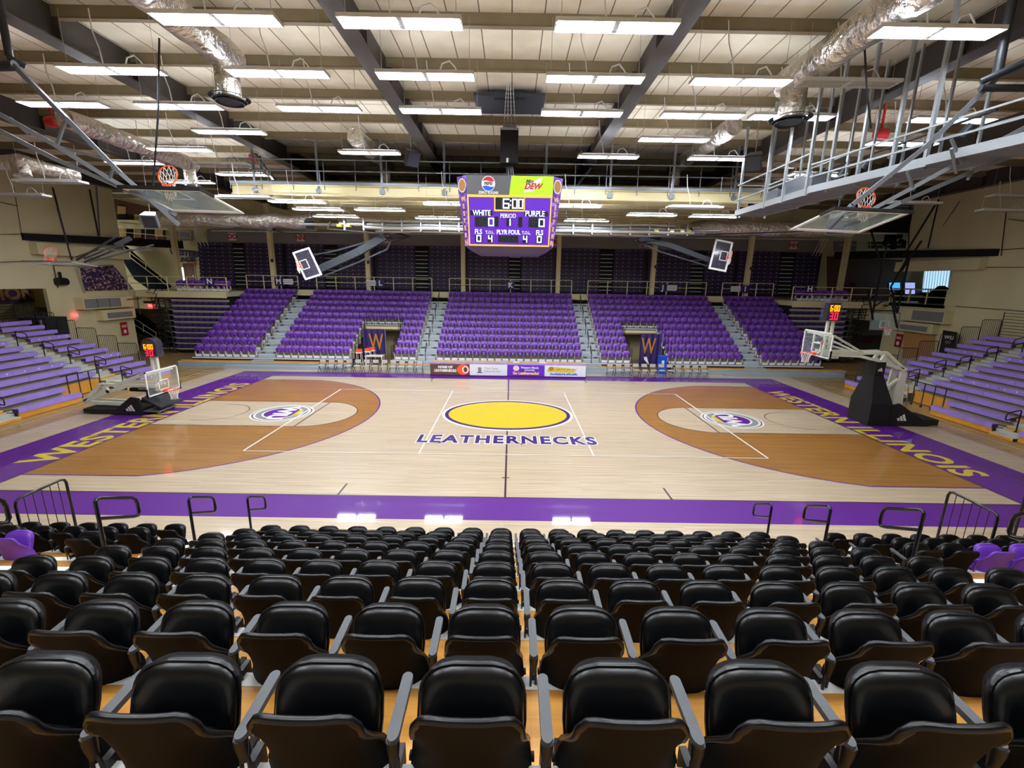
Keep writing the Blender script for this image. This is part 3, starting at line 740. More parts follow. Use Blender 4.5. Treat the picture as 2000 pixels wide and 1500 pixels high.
for (x0, x1, t) in ((-6.05,-4.85,'left'),(5.3,6.5,'right')):
    o = thing('aisle_stairs', 'wooden aisle stairs with white nosings beside the near black chairs on the %s' % t, 'stairs', ((x0+x1)/2,-14,0))
    b = M_('tread')
    for j in range(12):
        y1_ = ny(j)+.95; z = nz(j)
        b.use('tread').box(x0,x1,y1_-NP,y1_-.08,z-.05,z).use('white').box(x0,x1,y1_-.08,y1_,z-.06,z+.003).use('stepgrey').box(x0,x1,y1_-.03,y1_-.01,(z-NR) if j else 0,z-.05)
        b.use('tread').box(x0+.1,x1-.1,y1_,y1_+.3,z-NR/2-.04,z-NR/2).use('white').box(x0+.1,x1-.1,y1_+.3,y1_+.36,z-NR/2-.05,z-NR/2+.002).use('stepgrey').box(x0+.1,x1-.1,y1_+.32,y1_+.34,z-NR,z-NR/2-.05)
    b.build('steps', o)
def superloop(w_, h_, n, p, top=1.0):
    out = []
    for i in range(n):
        a = 2*PI*i/n; c, s_ = math.cos(a), math.sin(a)
        out.append((w_*math.copysign(abs(c)**(2/p), c), h_*math.copysign(abs(s_)**(2/p), s_)))
    return out
def arena_chair(name, cm, sm, am, label):
    o = thing(name, label, 'chair')
    # backrest: moulded shell, wide straight top edge, sides sweeping forward to the hinges
    b = M_(sm); b.smooth = True
    NU, NV = 15, 11; F = []; 
    for i in range(NV):
        v = i/(NV-1)                       # 0 bottom .. 1 top
        hw = .228-.044*v
        wing = .5+.5*math.cos(PI*min(1, abs(v-.25)/.75))
        row = []
        for j in range(NU):
            u = -1+2*j/(NU-1)
            cu = abs(u)**3
            y = .05*(1-v)**1.2 - .035*v + (.03+.10*wing)*cu
            zz = .40+v*(.41-.055*abs(u)**9)
            x = hw*u*(1+.06*wing)
            row.append(Vector((x, y, zz)))
        F.append(row)
    back = F; fr = [[p+Vector((0,.03,0)) for p in r] for r in F]
    b.grid(back); b.grid([list(reversed(r)) for r in fr])
    e = [back[0], fr[0]]; b.grid([fr[0], back[0]]); b.grid([back[-1], fr[-1]])
    b.grid([[r[0] for r in fr],[r[0] for r in back]]); b.grid([[r[-1] for r in back],[r[-1] for r in fr]])
    b.smooth = False; bk = b.build('backrest', o)
    lip = M_(cm); T = [r[0]+VY*.015 for r in back[4:-1]]+[p+Vector((0,.015,.002)) for p in back[-1]]+[r[-1]+VY*.015 for r in reversed(back[4:-1])]; lip.tube(T, [.009+.007*min(1,min(i,len(T)-1-i)/5) for i in range(len(T))], 8); lip.build('padded_rim', bk)
    p_ = M_(cm); p_.smooth = True
    Q = [[Vector((r.x*.9, r.y+.035+.03*math.sin(PI*i/(NV-1))*(1-(abs(j-7)/7)**3), r.z)) for j, r in enumerate(R)] for i, R in enumerate(F)]
    p_.grid([list(reversed(r)) for r in Q[2:]]); p_.smooth = False; p_.build('back_cushion', o)
    # raised seat: thick glossy pad facing backwards over a shell
    c = M_(cm); c.smooth = True
    tilt = .27; n = 30
    def sp(x, h, d):      # h along the pad from hinge (-.5..+.5), d thickness toward the backrest
        zc, yc = .595, .205
        return Vector((x, yc + h*tilt - d*.96, zc + h*.96 - d*tilt))
    def ringp(s_, d, hs=1):
        R = []
        for (x, h) in superloop(.207, .205, n, 4.6):
            if h > 0: h = h*(1-.13*(abs(x)/.207)**2.6)
            x = x*(1-.06*max(0,-h)/.215)
            R.append(sp(x*s_, h*s_*hs, d))
        return R
    rings = [ringp(.86,-.025), ringp(.97,-.012), ringp(1.0,.012), ringp(.985,.036), ringp(.93,.054), ringp(.80,.064), ringp(.5,.070), ringp(.2,.073)]
    c.grid(rings, close=True); c.add(rings[-1], [tuple(range(n-1,-1,-1))]); c.smooth = False
    st = c.build('seat_cushion', o)
    q = M_(cm); rr = ringp(1.012,.018); q.tube(rr+[rr[0]], .0065, 5); q.build('piping', st)
    s2 = M_(sm); s2.smooth = True; s2.grid([ringp(.97,-.012), ringp(.9,-.04), ringp(.4,-.05)], close=True); s2.add(ringp(.4,-.05), [tuple(range(n))]); s2.smooth = False
    s2.build('seat_shell', o)
    # armrest on a stanchion (on the left of each chair)
    A = M_(am); ax = -.283; L0, L1_ = .065, .355
    prof = []
    for i in range(9):
        a = PI*i/8; prof.append((ax+.022*math.cos(a), L1_-.022+.022*math.sin(a)))
    for i in range(9):
        a = PI+PI*i/8; prof.append((ax+.022*math.cos(a), L0+.03+.03*math.sin(a)))
    zf = lambda y: .625+.03*(y-L0)
    top = [Vector((x,y,zf(y))) for x,y in prof]; bot = [p-VZ*.028 for p in top]
    A.add(top+bot, [tuple(range(18))]+[tuple(range(35,17,-1))]+[(i,18+i,18+(i+1)%18,(i+1)%18) for i in range(18)])
    A.build('armrest', o)
    P = M_('black' if am != 'nearpurple' else am); P.tube([(ax,.085,.61),(ax,.085,.57),(ax,.09,.50)], [.026,.024,.016], 8); P.tube([(ax-.012,.09,.52),(ax-.014,.085,.40),(ax-.012,.15,.2),(ax-.01,.17,0)], .008, 6).tube([(ax+.012,.09,.52),(ax+.018,.10,.40),(ax+.012,.16,.2),(ax+.01,.18,0)], .008, 6)
    P.box(ax-.02,ax+.02,.13,.24,0,.02).box(ax-.015,ax+.015,.12,.2,.35,.45); P.build('armrest_post', o)
    U = M_('blackmatte'); U.tube([(-.25,.19,.40),(.25,.19,.40)], .018, 8); U.box(-.235,-.205,.16,.25,.0,.42).box(.205,.235,.16,.25,.0,.42); U.build('mounting_bracket', o)
    return o
BC = arena_chair('padded_chair', 'cushion', 'shell', 'armgrey', 'black padded chair')
PC = arena_chair('plastic_chair', 'nearpurple', 'nearpurple', 'nearpurple', 'purple chair')
colx = [(-.04-.56*i, -i) for i in range(9)] + [(.53+.56*i, i+1) for i in range(9)]
def vis(p):
    d = p-CP; dz = d.dot(FW)
    if dz < .3: return False
    px = 1000+FPX*d.dot(RT)/dz; py = 750-FPX*d.dot(UP)/dz
    return -170 < px < 2170 and py < 1560
firstB = True
for j in range(9):
    for x, ci in sorted(colx):
        loc = Vector((x, ny(j), nz(j)))
        if not vis(loc+Vector((0,.25,.75))): continue
        side = ('just left of the centre gap' if ci == 0 else '%s chair left of the centre gap' % ordn[-ci]) if ci <= 0 else '%s chair right of the centre gap' % ordn[ci-1]
        lab = 'black padded chair, %s row from the court, %s' % (ordn[j], side)
        if firstB: BC.location = loc; BC['label'] = lab; BC['group'] = 'black chairs of the near stands'; firstB = False
        else: dup(BC, loc, label=lab, group='black chairs of the near stands')
fp_ = True
for s_, t in ((-1,'left'),(1,'right')):
    for j in range(3):
        for i in range(7):
            x = s_*(6.38+.56*i) + (.12 if s_ > 0 else 0)
            loc = Vector((x, ny(j), nz(j)))
            if not vis(loc+Vector((0,.25,.75))): continue
            purple = (j == 2 and i >= 2)
            if j == 2 and i == 1 and s_ < 0: continue
            if purple:
                lab = 'purple plastic chair behind the %s picket rail, %s from the aisle' % (t, ordn[i])
                if fp_: PC.location = loc; PC['label'] = lab; PC['group'] = 'purple chairs among the near black ones'; fp_ = False
                else: dup(PC, loc, label=lab, group='purple chairs among the near black ones')
            else:
                dup(BC, loc, label='black padded chair beyond the %s aisle, %s row from the court, %s from the aisle' % (t, ordn[j], ordn[i]), group='black chairs beyond the near aisles')
# aisle hand rails and picket guard rails
for s_, t in ((-1,'left'),(1,'right')):
    xx = -5.42 if s_ < 0 else 5.68
    for j in range(4):
        z = nz(2*j); handrail((xx, -10.25-1.6*j, z), 'black looped aisle rail %s of the near chairs, %s from the court' % (t, ordn[j]), 'near aisle rails', (0,1,0), .5, post=.98, L=.62, m='blackgloss', r=.024, drop=.30)
    for q in range(3):
        xg = s_*(9.75+1.75*q)+ (.2 if s_ > 0 else 0)
        o = thing('guard_rail', 'black picket guard rail, %s from the %s aisle' % (ordn[q], t), 'railing', (xg,-10.2,.3), group='near picket guard rails')
        b = M_('blackgloss'); y0_, y1_ = -10.75, -9.7
        b.tube([(xg,y0_,.1),(xg,y0_,1.28),(xg,y0_+.03,1.36),(xg,y0_+.1,1.39),(xg,y1_-.1,1.39),(xg,y1_-.03,1.36),(xg,y1_,1.28),(xg,y1_,0)], .027, 8).build('frame', o)
        for i in range(5):
            y = y0_+(y1_-y0_)*(i+1)/6; M_('blackgloss').tube([(xg,y,.15),(xg,y,1.38)], .008, 5).build('picket', o)
        b = M_('blackgloss'); b.tube([(xg,y0_,.16),(xg,y1_,.16)], .012, 6).build('lower_bar', o)
# ================================================================ SIDE BLEACHERS
def bleacher(s_, y0, y1, rows, label, skip=(), partial=None, front=True):
    o = thing('bench_bleacher', label, 'bleacher', (s_*19.9, (y0+y1)/2, 0))
    X = lambda a, c: (min(s_*a, s_*c), max(s_*a, s_*c))
    for k in range(rows):
        a = 19.85+.68*k; z = .45+.25*k; yy0, yy1 = y0, y1
        if k in skip: yy0, yy1 = skip[k]
        if yy1-yy0 < .2: continue
        b = M_('purplebench'); n_ = max(1, round((yy1-yy0)/2.45)); L_ = (yy1-yy0)/n_
        for i in range(n_):
            x0_, x1_ = X(a, a+.28); b.box(x0_, x1_, yy0+i*L_+.008, yy0+(i+1)*L_-.008, z-.035, z)
            x0_, x1_ = X(a-.012, a+.02); b.box(x0_, x1_, yy0+i*L_+.008, yy0+(i+1)*L_-.008, z-.20, z-.01)
            x0_, x1_ = X(a+.02, a+.26)
            b.use('benchdeep').box(x0_, x1_, yy0+i*L_+.008, yy0+i*L_+.02, z-.15, z-.035).use('purplebench')
            if k in (4, 8):
                b.use('plate')
                for q in (.2,.45,.7,.9):
                    yc = yy0+(i+q)*L_; xx = s_*(a-.016); b.add([(xx, yc+.035*math.cos(t), z-.08+.035*math.sin(t)) for t in [2*PI*h/10 for h in range(10)]], [tuple(range(10))])
                b.use('purplebench')
        b.build('bench', o)
    d = M_('decktan')
    for k in range(rows):
        a = 19.85+.68*k; z = .45+.25*k; yy0, yy1 = y0, y1
        if k in skip: yy0, yy1 = skip[k]
        if yy1-yy0 < .2: continue
        x0_, x1_ = X(a+.2, a+.72); d.use('decktan').box(x0_, x1_, yy0, yy1, z-.22, z-.19)
        x0_, x1_ = X(a+.20, a+.22); d.use('creamdark').box(x0_, x1_, yy0, yy1, z-.45, z-.22)
    d.build('footboards', o)
    yy0, yy1 = skip.get(0, (y0, y1)) if isinstance(skip, dict) else (y0, y1)
    if yy1-yy0 > .2:
        x0_, x1_ = X(19.87, 19.9); kb = M_('kick').box(x0_, x1_, yy0, yy1, 0.02, .26); x0_, x1_ = X(19.9, 20.35); kb.use('black').box(x0_, x1_, yy0, yy0+.02, 0, .28).box(x0_,x1_,yy1-.02,yy1,0,.28); kb.build('kickboard', o)
    yy0, yy1 = skip.get(2, (y0, y1)) if isinstance(skip, dict) else (y0, y1)
    if isinstance(skip, dict) and 1 in skip:
        x0_, x1_ = X(21.1, 21.14); M_('kick').box(x0_, x1_, y0, y1, .05, .62).build('kickboard', o)
    return o
def side_aisle(s_, y0, y1, t):
    o = thing('aisle_stairs', 'grey-tan bleacher aisle steps %s' % t, 'stairs', (s_*19.9,(y0+y1)/2,0), group='side bleacher aisles')
    b = M_('decktan')
    for k in range(12):
        a = 20.05+.68*k; z = .26+.25*k
        x0_, x1_ = sorted((s_*a, s_*(a+.70))); b.use('decktan').box(x0_,x1_,y0,y1,z-.03,z)
        x0_, x1_ = sorted((s_*a, s_*(a+.02))); b.use('stepgrey').box(x0_,x1_,y0,y1,z-.25,z-.03)
        x0_, x1_ = sorted((s_*(a-.32), s_*a)); b.use('decktan').box(x0_,x1_,y0+.05,y1-.05,z-.15,z-.12)
        x0_, x1_ = sorted((s_*(a-.32), s_*(a-.30))); b.use('kick' if k<3 else 'stepgrey').box(x0_,x1_,y0+.05,y1-.05,z-.25,z-.15)
    b.build('steps', o)
for s_, t in ((-1,'left'),(1,'right')):
    bleacher(s_, 4.65, 6.85, 12, 'short purple bench bleacher block nearest the %s picket fence' % t)
    bleacher(s_, -1.45, 3.6, 12, 'long purple bench bleacher block at the %s end of the court' % t, skip={0:(-1.45,1.3), 1:(-1.45,1.3)})
    bleacher(s_, -7.4, -2.45, 12, 'purple bench bleacher block cut by the %s edge of the photo' % t)
    side_aisle(s_, 3.6, 4.65, 'behind the %s basket' % t); side_aisle(s_, -2.45, -1.45, 'near the %s edge' % t)
    for ya, tt in ((4.1,'between the %s bench blocks' % t), (-1.95,'by the %s frame edge' % t)):
        for j in range(6):
            x = 20.3+1.27*j; k = (x-20.05)/.68; z = .26+.25*int(k)
            handrail((s_*x, ya, z), 'black looped bleacher rail %s, %s from the floor' % (tt, ordn[j]), 'side bleacher rails', (-s_,0,0), .28, post=.92, L=.55, r=.024, drop=.30)
    o = thing('guard_rail', 'short black four-post guard rail before the %s bleacher benches' % t, 'railing', (s_*20.6,2.4,0))
    b = M_('black'); b.tube([(s_*20.6,1.2,1.2),(s_*20.6,3.4,1.2)], .022, 6); b.build('top_bar', o)
    for y in (1.5,2.05,2.6,3.15): M_('black').tube([(s_*20.6,y,0),(s_*20.6,y,.12),(s_*20.6,y,.13),(s_*20.6,y,1.2)], [.05,.045,.024,.024], 8).build('post', o)
    # picket fence stepping down beside the bleachers
    o = thing('picket_fence', 'black stepped picket fence along the %s bleachers' % t, 'fence', (s_*24,7.4,0))
    for k in range(7):
        a = 20.7+1.12*k; zt_ = 1.5+.43*k; zb_ = .1
        b = M_('black'); x0_, x1_ = s_*a, s_*(a+1.1)
        b.tube([(x0_,7.15,zb_),(x0_,7.15,zt_-.06),(x0_+s_*.06,7.15,zt_),(x1_-s_*.06,7.15,zt_),(x1_,7.15,zt_-.06),(x1_,7.15,zb_)], .018, 6)
        b.tube([(x0_,7.15,zb_),(x1_,7.15,zb_)], .012, 5)
        for i in range(1, 10): x = x0_+(x1_-x0_)*i/10; b.tube([(x,7.15,zb_),(x,7.15,zt_)], .014, 4)
        b.build('picket_panel', o)
    # rails behind the top row
    o = thing('back_railing', 'black horizontal bar railing behind the top bench row, %s' % t, 'railing', (s_*28.2,3,3.3))
    b = M_('black')
    for i in range(8): b.tube([(s_*28.25,-7,3.3+.17*i),(s_*28.25,6.9,3.3+.17*i)], .014, 4)
    for i in range(8): b.tube([(s_*28.25,-7+1.98*i,3.1),(s_*28.25,-7+1.98*i,4.55)], .022, 5)
    b.build('bars', o)
# ================================================================ BASKETS
def board(o, c, ux, uy, w_=1.83, h_=1.07, rim=True, frame='white', fw_=.06, net=True, pad=True, glass='glass', back=True):
    c = Vector(c); ux = Vector(ux).normalized(); uy = Vector(uy).normalized(); n = ux.cross(uy).normalized()   # n points to the playing side
    def R_(mb, x0, x1, y0, y1, d0, d1):
        vs = [c+ux*x+uy*y+n*d for d in (d0,d1) for x,y in ((x0,y0),(x1,y0),(x1,y1),(x0,y1))]
        mb.add(vs, [(3,2,1,0),(4,5,6,7),(0,1,5,4),(1,2,6,5),(2,3,7,6),(3,0,4,7)])
    a, h = w_/2, h_/2
    g = M_(glass); R_(g,-a,a,-h,h,-.006,.006); g.build('glass_panel', o)
    b = M_(frame)
    for x0,x1,y0,y1 in ((-a,a,h-fw_,h),(-a,a,-h,-h+fw_),(-a,-a+fw_,-h,h),(a-fw_,a,-h,h)): R_(b,x0,x1,y0,y1,-.025,.012)
    b.build('frame', o)
    b = M_('white'); q = .295; y0 = -h+.15
    for x0,x1,ya,yb in ((-q,q,y0+.40,y0+.45),(-q,q,y0,y0+.05),(-q,-q+.05,y0,y0+.45),(q-.05,q,y0,y0+.45)): R_(b,x0,x1,ya,yb,.007,.013)
    b.build('target_square', o)
    if pad:
        b = M_('blackmatte'); R_(b,-a-.01,a+.01,-h-.04,-h+.01,-.04,.03)
        for q_ in (-1,1): R_(b,min(q_*a,q_*(a+.03)),max(q_*a,q_*(a+.03)),-h-.04,-h+.35,-.04,.03)
        b.build('edge_pad', o)
    if rim:
        rc = c - uy*(h-.15) + n*.38; b = M_('orange')
        b.tube([rc + ux*.23*math.cos(t)+n*.23*math.sin(t) for t in [2*PI*i/28 for i in range(29)]], .014, 6)
        R_(b,-.12,.12,-h+.06,-h+.17,.01,.06); b.bar(c-uy*(h-.15)+n*.02-ux*.08, rc-n*.2-ux*.06, .03); b.bar(c-uy*(h-.15)+n*.02+ux*.08, rc-n*.2+ux*.06, .03)
        rm = b.build('rim', o)
        if net:
            b = M_('net'); N_, K_ = 12, 5
            def np_(i, k, g=0): 
                rr = .225-.10*min(1,(k/3.5))**.8+(.015 if k == K_ else 0); t = 2*PI*(i+.5*(k%2))/N_
                return rc + ux*rr*math.cos(t)+n*rr*math.sin(t) + gdir*(.085*k)
            gdir = -uy if not isinstance(net, Vector) else net
            for k in range(K_):
                for i in range(N_):
                    b.tube([np_(i,k), np_(i+(k%2),k+1)], .0075, 4, cap=False); b.tube([np_(i,k), np_(i-1+(k%2),k+1)], .0075, 4, cap=False)
            b.build('net', rm)
    return n
def clock(o, x, y, z0, z1):
    hw = .30; b = M_('smoked'); P = [(x-hw,z0),(x+hw,z0)] + [(x+hw*math.cos(t)*1.0, z1-.28+.28*math.sin(t)) for t in [PI*i/14 for i in range(15)]]
    b.prism([(px_, y-.2, pz_) for px_,pz_ in P], (0,.40,0)); b.build('shot_clock_case', o)
    k = M_('black').box(x-.24,x+.24,y-.17,y+.12,z0+.02,z1-.22); kk = k.build('shot_clock', o)
    h = (z1-z0); yy = y-.215
    a = M_('amberled'); t = .032
    digit(a,'6',(x-.20,yy,z0+h*.42),VX,VZ,.10,h*.26,t); digit(a,'0',(x-.035,yy,z0+h*.42),VX,VZ,.10,h*.26,t); digit(a,'0',(x+.09,yy,z0+h*.42),VX,VZ,.10,h*.26,t)
    a.box(x-.075,x-.055,yy-.002,yy,z0+h*.5,z0+h*.54).box(x-.075,x-.055,yy-.002,yy,z0+h*.59,z0+h*.63); a.build('game_time_digits', kk)
    a = M_('redled'); digit(a,'3',(x-.17,yy,z0+h*.06),VX,VZ,.13,h*.31,.04); digit(a,'0',(x+.02,yy,z0+h*.06),VX,VZ,.14,h*.31,.04); a.build('shot_time_digits', kk)
def stripes(mb, c, ux, uy, s_):     # three slanted bars of rising length
    c = Vector(c)
    for i, hgt in enumerate((.42,.72,1.0)):
        x = -.5+.36*i
        mb.add([c+ux*s_*(x-.02)+uy*0, c+ux*s_*(x+.26), c+ux*s_*(x+.26-.0)+uy*s_*hgt*.55, c+ux*s_*(x+.0-.16*hgt)+uy*s_*hgt*.75][:4] if False else
               [c+ux*s_*(x), c+ux*s_*(x+.28), c+ux*s_*(x+.28-hgt*.35)+uy*s_*hgt*.8, c+ux*s_*(x+.06-hgt*.35)+uy*s_*hgt*.66], [(0,1,2,3)])
# right: raised
o = thing('portable_basket', 'raised white portable basketball hoop with black padded base at the right baseline', 'basketball hoop', (16.5,0,0))
board(o, (13.1,0,3.43), (0,-1,0), (0,0,1), frame='white')
b = M_('hoopwhite')
for y in (-.22,.22):
    b.bar((13.2,y*.6,3.12),(15.0,y,3.08),.11).bar((15.0,y,3.08),(15.95,y,3.12),.11).bar((15.95,y,3.12),(16.85,y,2.43),.11)
    b.bar((13.25,y*.6,2.98),(14.9,y,2.95),.10).bar((14.9,y,2.95),(15.65,y,2.78),.11).bar((15.65,y,2.78),(16.88,y,2.40),.11)
    b.bar((13.2,y*3,3.9),(15.0,y,3.08),.07).bar((13.2,y*.5,3.5),(14.95,y,3.02),.06)
b.bar((13.18,-.8,3.85),(13.18,.8,3.85),.08).bar((13.18,-.35,3.0),(13.18,-.35,3.85),.06).bar((13.18,.35,3.0),(13.18,.35,3.85),.06)
b.bar((15.0,-.25,3.05),(15.0,.25,3.05),.08).bar((16.86,-.3,2.42),(16.86,.3,2.42),.12)
b.build('boom_arm', o)
b = M_('hoopwhite')
for y in (-.2,.2): b.bar((15.75,y,.6),(15.9,y,2.85),.16,.12).bar((15.72,y,2.6),(15.98,y,3.1),.10)
b.build('front_mast', o)
b = M_('hoopwhite').prism([(16.55,-.28,.3),(17.1,-.28,.3),(16.95,-.28,2.35),(16.72,-.28,2.35)], (0,.08,0)).prism([(16.55,.2,.3),(17.1,.2,.3),(16.95,.2,2.35),(16.72,.2,2.35)], (0,.08,0))
b.bar((16.6,-.3,2.0),(15.85,-.3,1.35),.08).bar((16.5,-.1,1.5),(16.1,-.1,.85),.06); b.build('rear_mast', o)
b = M_('silver').tube([(16.65,0,1.6),(16.3,0,.9)], .05, 8); b.tube([(17.15,-.25,1.9),(17.3,-.25,.4)], .02, 6); b.build('spring_cylinder', o)
b = M_('blackmatte')
b.prism([(15.45,-.6,.02),(16.35,-.6,.02),(16.35,-.6,.98),(15.45,-.6,.98)], (0,1.2,0)); R0 = [Vector(v) for v in ((15.45,-.6,.98),(16.35,-.6,.98),(16.35,.6,.98),(15.45,.6,.98))]; R1 = [Vector(v) for v in ((15.6,-.26,2.18),(15.98,-.26,2.18),(15.98,.26,2.18),(15.6,.26,2.18))]
for i in range(4): b.quad(R0[i],R0[(i+1)%4],R1[(i+1)%4],R1[i])
b.add(R1, [(0,1,2,3)]); b.build('front_pad', o)
b = M_('blackmatte').box(15.58,15.98,-.3,.3,2.16,2.72); b.build('mast_pad', o)
b = M_('blackmatte').prism([(16.38,-.63,.02),(18.0,-.63,.02),(17.7,-.63,.34),(16.65,-.63,1.0),(16.38,-.63,.93)], (0,.1,0)).prism([(16.38,.5,.02),(18.0,.5,.02),(17.7,.5,.34),(16.65,.5,1.0),(16.38,.5,.93)], (0,.1,0)); b.build('side_pad', o)
b = M_('black').box(15.6,18.5,-.58,.58,.06,.30); 
for x in (15.8,18.1):
    for y in (-.4,.4): b.tube([(x,y-.03,.05),(x,y+.03,.05)], .05, 10)
b.build('base', o)
b = M_('white'); stripes(b, (16.85,-.642,.26), VX, VZ, .38); stripes(b, (15.78,-.312,2.33), VX, VZ, .2); b.build('pad_emblem', o)
M_('blackmatte').bar((13.3,-.1,2.86),(14.4,-.1,2.86),.14,.14).build('boom_pad', o)
M_('white').box(13.45,14.0,-.185,-.178,2.83,2.90).build('boom_label', o)
M_('hoopwhite').box(13.38,13.46,-.06,.06,3.2,4.42).box(13.60,13.68,-.06,.06,3.2,4.42).build('clock_post', o)
clock(o, 13.48, 0, 4.40, 5.36)
M_('red').box(13.2,13.3,-.2,-.1,3.4,3.6).build('warning_light', o)
# left: folded down
o = thing('portable_basket', 'folded down white portable basketball hoop resting low at the left baseline', 'basketball hoop', (-16.8,0,0))
board(o, (-14.93,0,1.38), (0,1,0), (0,0,1), frame='white')
b = M_('hoopwhite')
for y in (-.24,.24):
    b.bar((-18.3,y,.48),(-17.4,y,1.24),.12).bar((-17.4,y,1.24),(-16.7,y,1.20),.12).bar((-16.7,y,1.20),(-15.05,y,1.22),.11)
    b.bar((-18.3,y,.46),(-17.2,y,.92),.12).bar((-17.2,y,.92),(-16.5,y,1.10),.12).bar((-16.9,y,1.18),(-15.7,y,1.66),.10).bar((-15.7,y,1.66),(-15.05,y*2.5,1.82),.07)
    b.bar((-17.35,y,1.2),(-17.1,y,.85),.12).bar((-16.6,y,1.18),(-15.6,y,1.5),.07)
b.bar((-15.02,-.75,1.78),(-15.02,.75,1.78),.07).bar((-18.3,-.3,.47),(-18.3,.3,.47),.13).bar((-15.7,-.28,1.66),(-15.7,.28,1.66),.08)
b.build('boom_arm', o)
b = M_('hoopwhite').bar((-18.2,-.2,.42),(-16.3,-.2,.36),.14).bar((-18.2,.2,.42),(-16.3,.2,.36),.14).bar((-16.3,-.2,.36),(-15.9,-.2,.6),.1); b.build('folded_mast', o)
b = M_('blackmatte').box(-18.05,-15.6,-.6,.6,.05,.24); b.build('base', o)
b = M_('blackmatte').prism([(-16.9,-.64,.02),(-15.55,-.64,.02),(-15.6,-.64,.72),(-15.95,-.64,.78),(-16.5,-.64,.35)], (0,.1,0)).prism([(-16.9,.54,.02),(-15.55,.54,.02),(-15.6,.54,.72),(-15.95,.54,.78),(-16.5,.54,.35)], (0,.1,0)); b.build('side_pad', o)
b = M_('darksteel').prism([(-15.55,-.55,.70),(-15.50,-.55,.76),(-14.75,-.55,.34),(-14.8,-.55,.28)], (0,1.3,0)); b.build('front_pad', o)
M_('greysteel').box(-15.6,-14.9,-.5,.5,.1,.16).tube([(-15.0,-.45,.06),(-15.0,-.40,.06)], .06, 10).tube([(-15.0,.40,.06),(-15.0,.45,.06)], .06, 10).build('front_frame', o)
M_('blackmatte').bar((-16.3,-.1,1.0),(-15.3,-.1,.98),.15).build('boom_pad', o); M_('silver').tube([(-15.9,-.12,1.05),(-15.45,-.12,1.04)], .07, 10).build('spring_cylinder', o)
b = M_('white'); stripes(b, (-15.98,-.652,.18), VX, VZ, .36); b.build('pad_emblem', o)
M_('hoopwhite').box(-15.30,-15.22,-.06,.06,1.2,2.46).box(-15.10,-15.02,-.06,.06,1.2,2.46).build('clock_post', o)
clock(o, -15.16, 0, 2.44, 3.24)
# ---- roof-hung baskets
def arms(o, segs, m='greysteel', w_=.09, name='swing_arm'):
    for i, s_ in enumerate(segs):
        b = M_(m)
        for a_, c_ in zip(s_[:-1], s_[1:]): b.bar(a_, c_, w_, w_)
        b.build(name, o)
def tie(o, pairs, m='greysteel', w_=.05, name='brace'):
    for a_, c_ in pairs: M_(m).bar(a_, c_, w_).build(name, o)
c = W(1655,432,11.1)
o = thing('folded_roof_basket', 'glass basketball backboard folded up flat under the roof, upper right', 'basketball hoop', tuple(c))
board(o, c, (1,0.05,-.02), (-.25,1,-.30), frame='white', fw_=.08, w_=1.9, h_=1.25, glass='glasspale', net=Vector((0.1,.15,-1)))
arms(o, [[W(1948,152,9.4),W(1810,285,10.0),W(1665,400,10.6),W(1618,446,11.2)],[W(2080,208,9.0),W(1905,300,9.8),W(1780,368,10.4),W(1655,435,11.1)],[W(2080,262,9.2),W(1900,335,10.1),W(1760,395,10.6),W(1648,446,11.3)],[W(2060,118,9.0),W(1915,158,9.4)]])
tie(o, [(W(1858,272,9.7),W(1880,320,9.8)),(W(1772,335,10.2),W(1785,372,10.4)),(W(1985,262,9.4),W(1998,300,9.6)),(W(1858,290,9.6),W(1868,338,10.0)),(W(1890,350,10),W(1900,335,10.1))])
b = M_('darksteel'); b.tube([W(1990,-60,9.0),W(1965,60,9.1),W(1948,150,9.3)], .08, 10); b.tube([W(1915,172,9.4),W(2080,172,9.2)], .07, 10); b.tube([W(1915,160,9.4),W(2060,95,8.8)], .07, 8); b.build('pivot_pipe', o)
c = W(362,392,10.9)
o = thing('folded_roof_basket', 'glass basketball backboard folded up flat under the roof, upper left', 'basketball hoop', tuple(c))
board(o, c, (1,-.05,-.02), (.25,1,-.30), frame='white', fw_=.08, w_=1.9, h_=1.25, glass='glasspale', net=Vector((-.1,.15,-1)))
arms(o, [[W(22,122,9.5),W(130,232,9.8),W(235,338,10.3),W(350,440,11.0)],[W(-60,190,9.2),W(105,282,9.8),W(215,350,10.3),W(330,412,10.9)],[W(-60,225,9.4),W(110,312,10.0),W(245,370,10.5),W(345,420,11.1)]])
tie(o, [(W(128,235,9.8),W(112,282,9.9)),(W(220,330,10.2),W(214,352,10.3)),(W(112,285,9.9),W(200,310,10.1)),(W(20,230,9.6),W(55,262,9.8))])
b = M_('darksteel'); b.tube([W(-10,-60,9.4),W(5,40,9.4),W(18,110,9.5)], .07, 10); b.tube([W(-60,130,9.5),W(30,128,9.5)], .1, 10); b.tube([W(15,110,9.5),W(50,130,9.7)], .06, 8); b.build('pivot_pipe', o)
b = M_('cream'); b.tube([W(242,368,10.6),W(262,374,10.7)], .08, 10); b.build('pad_roll', o)
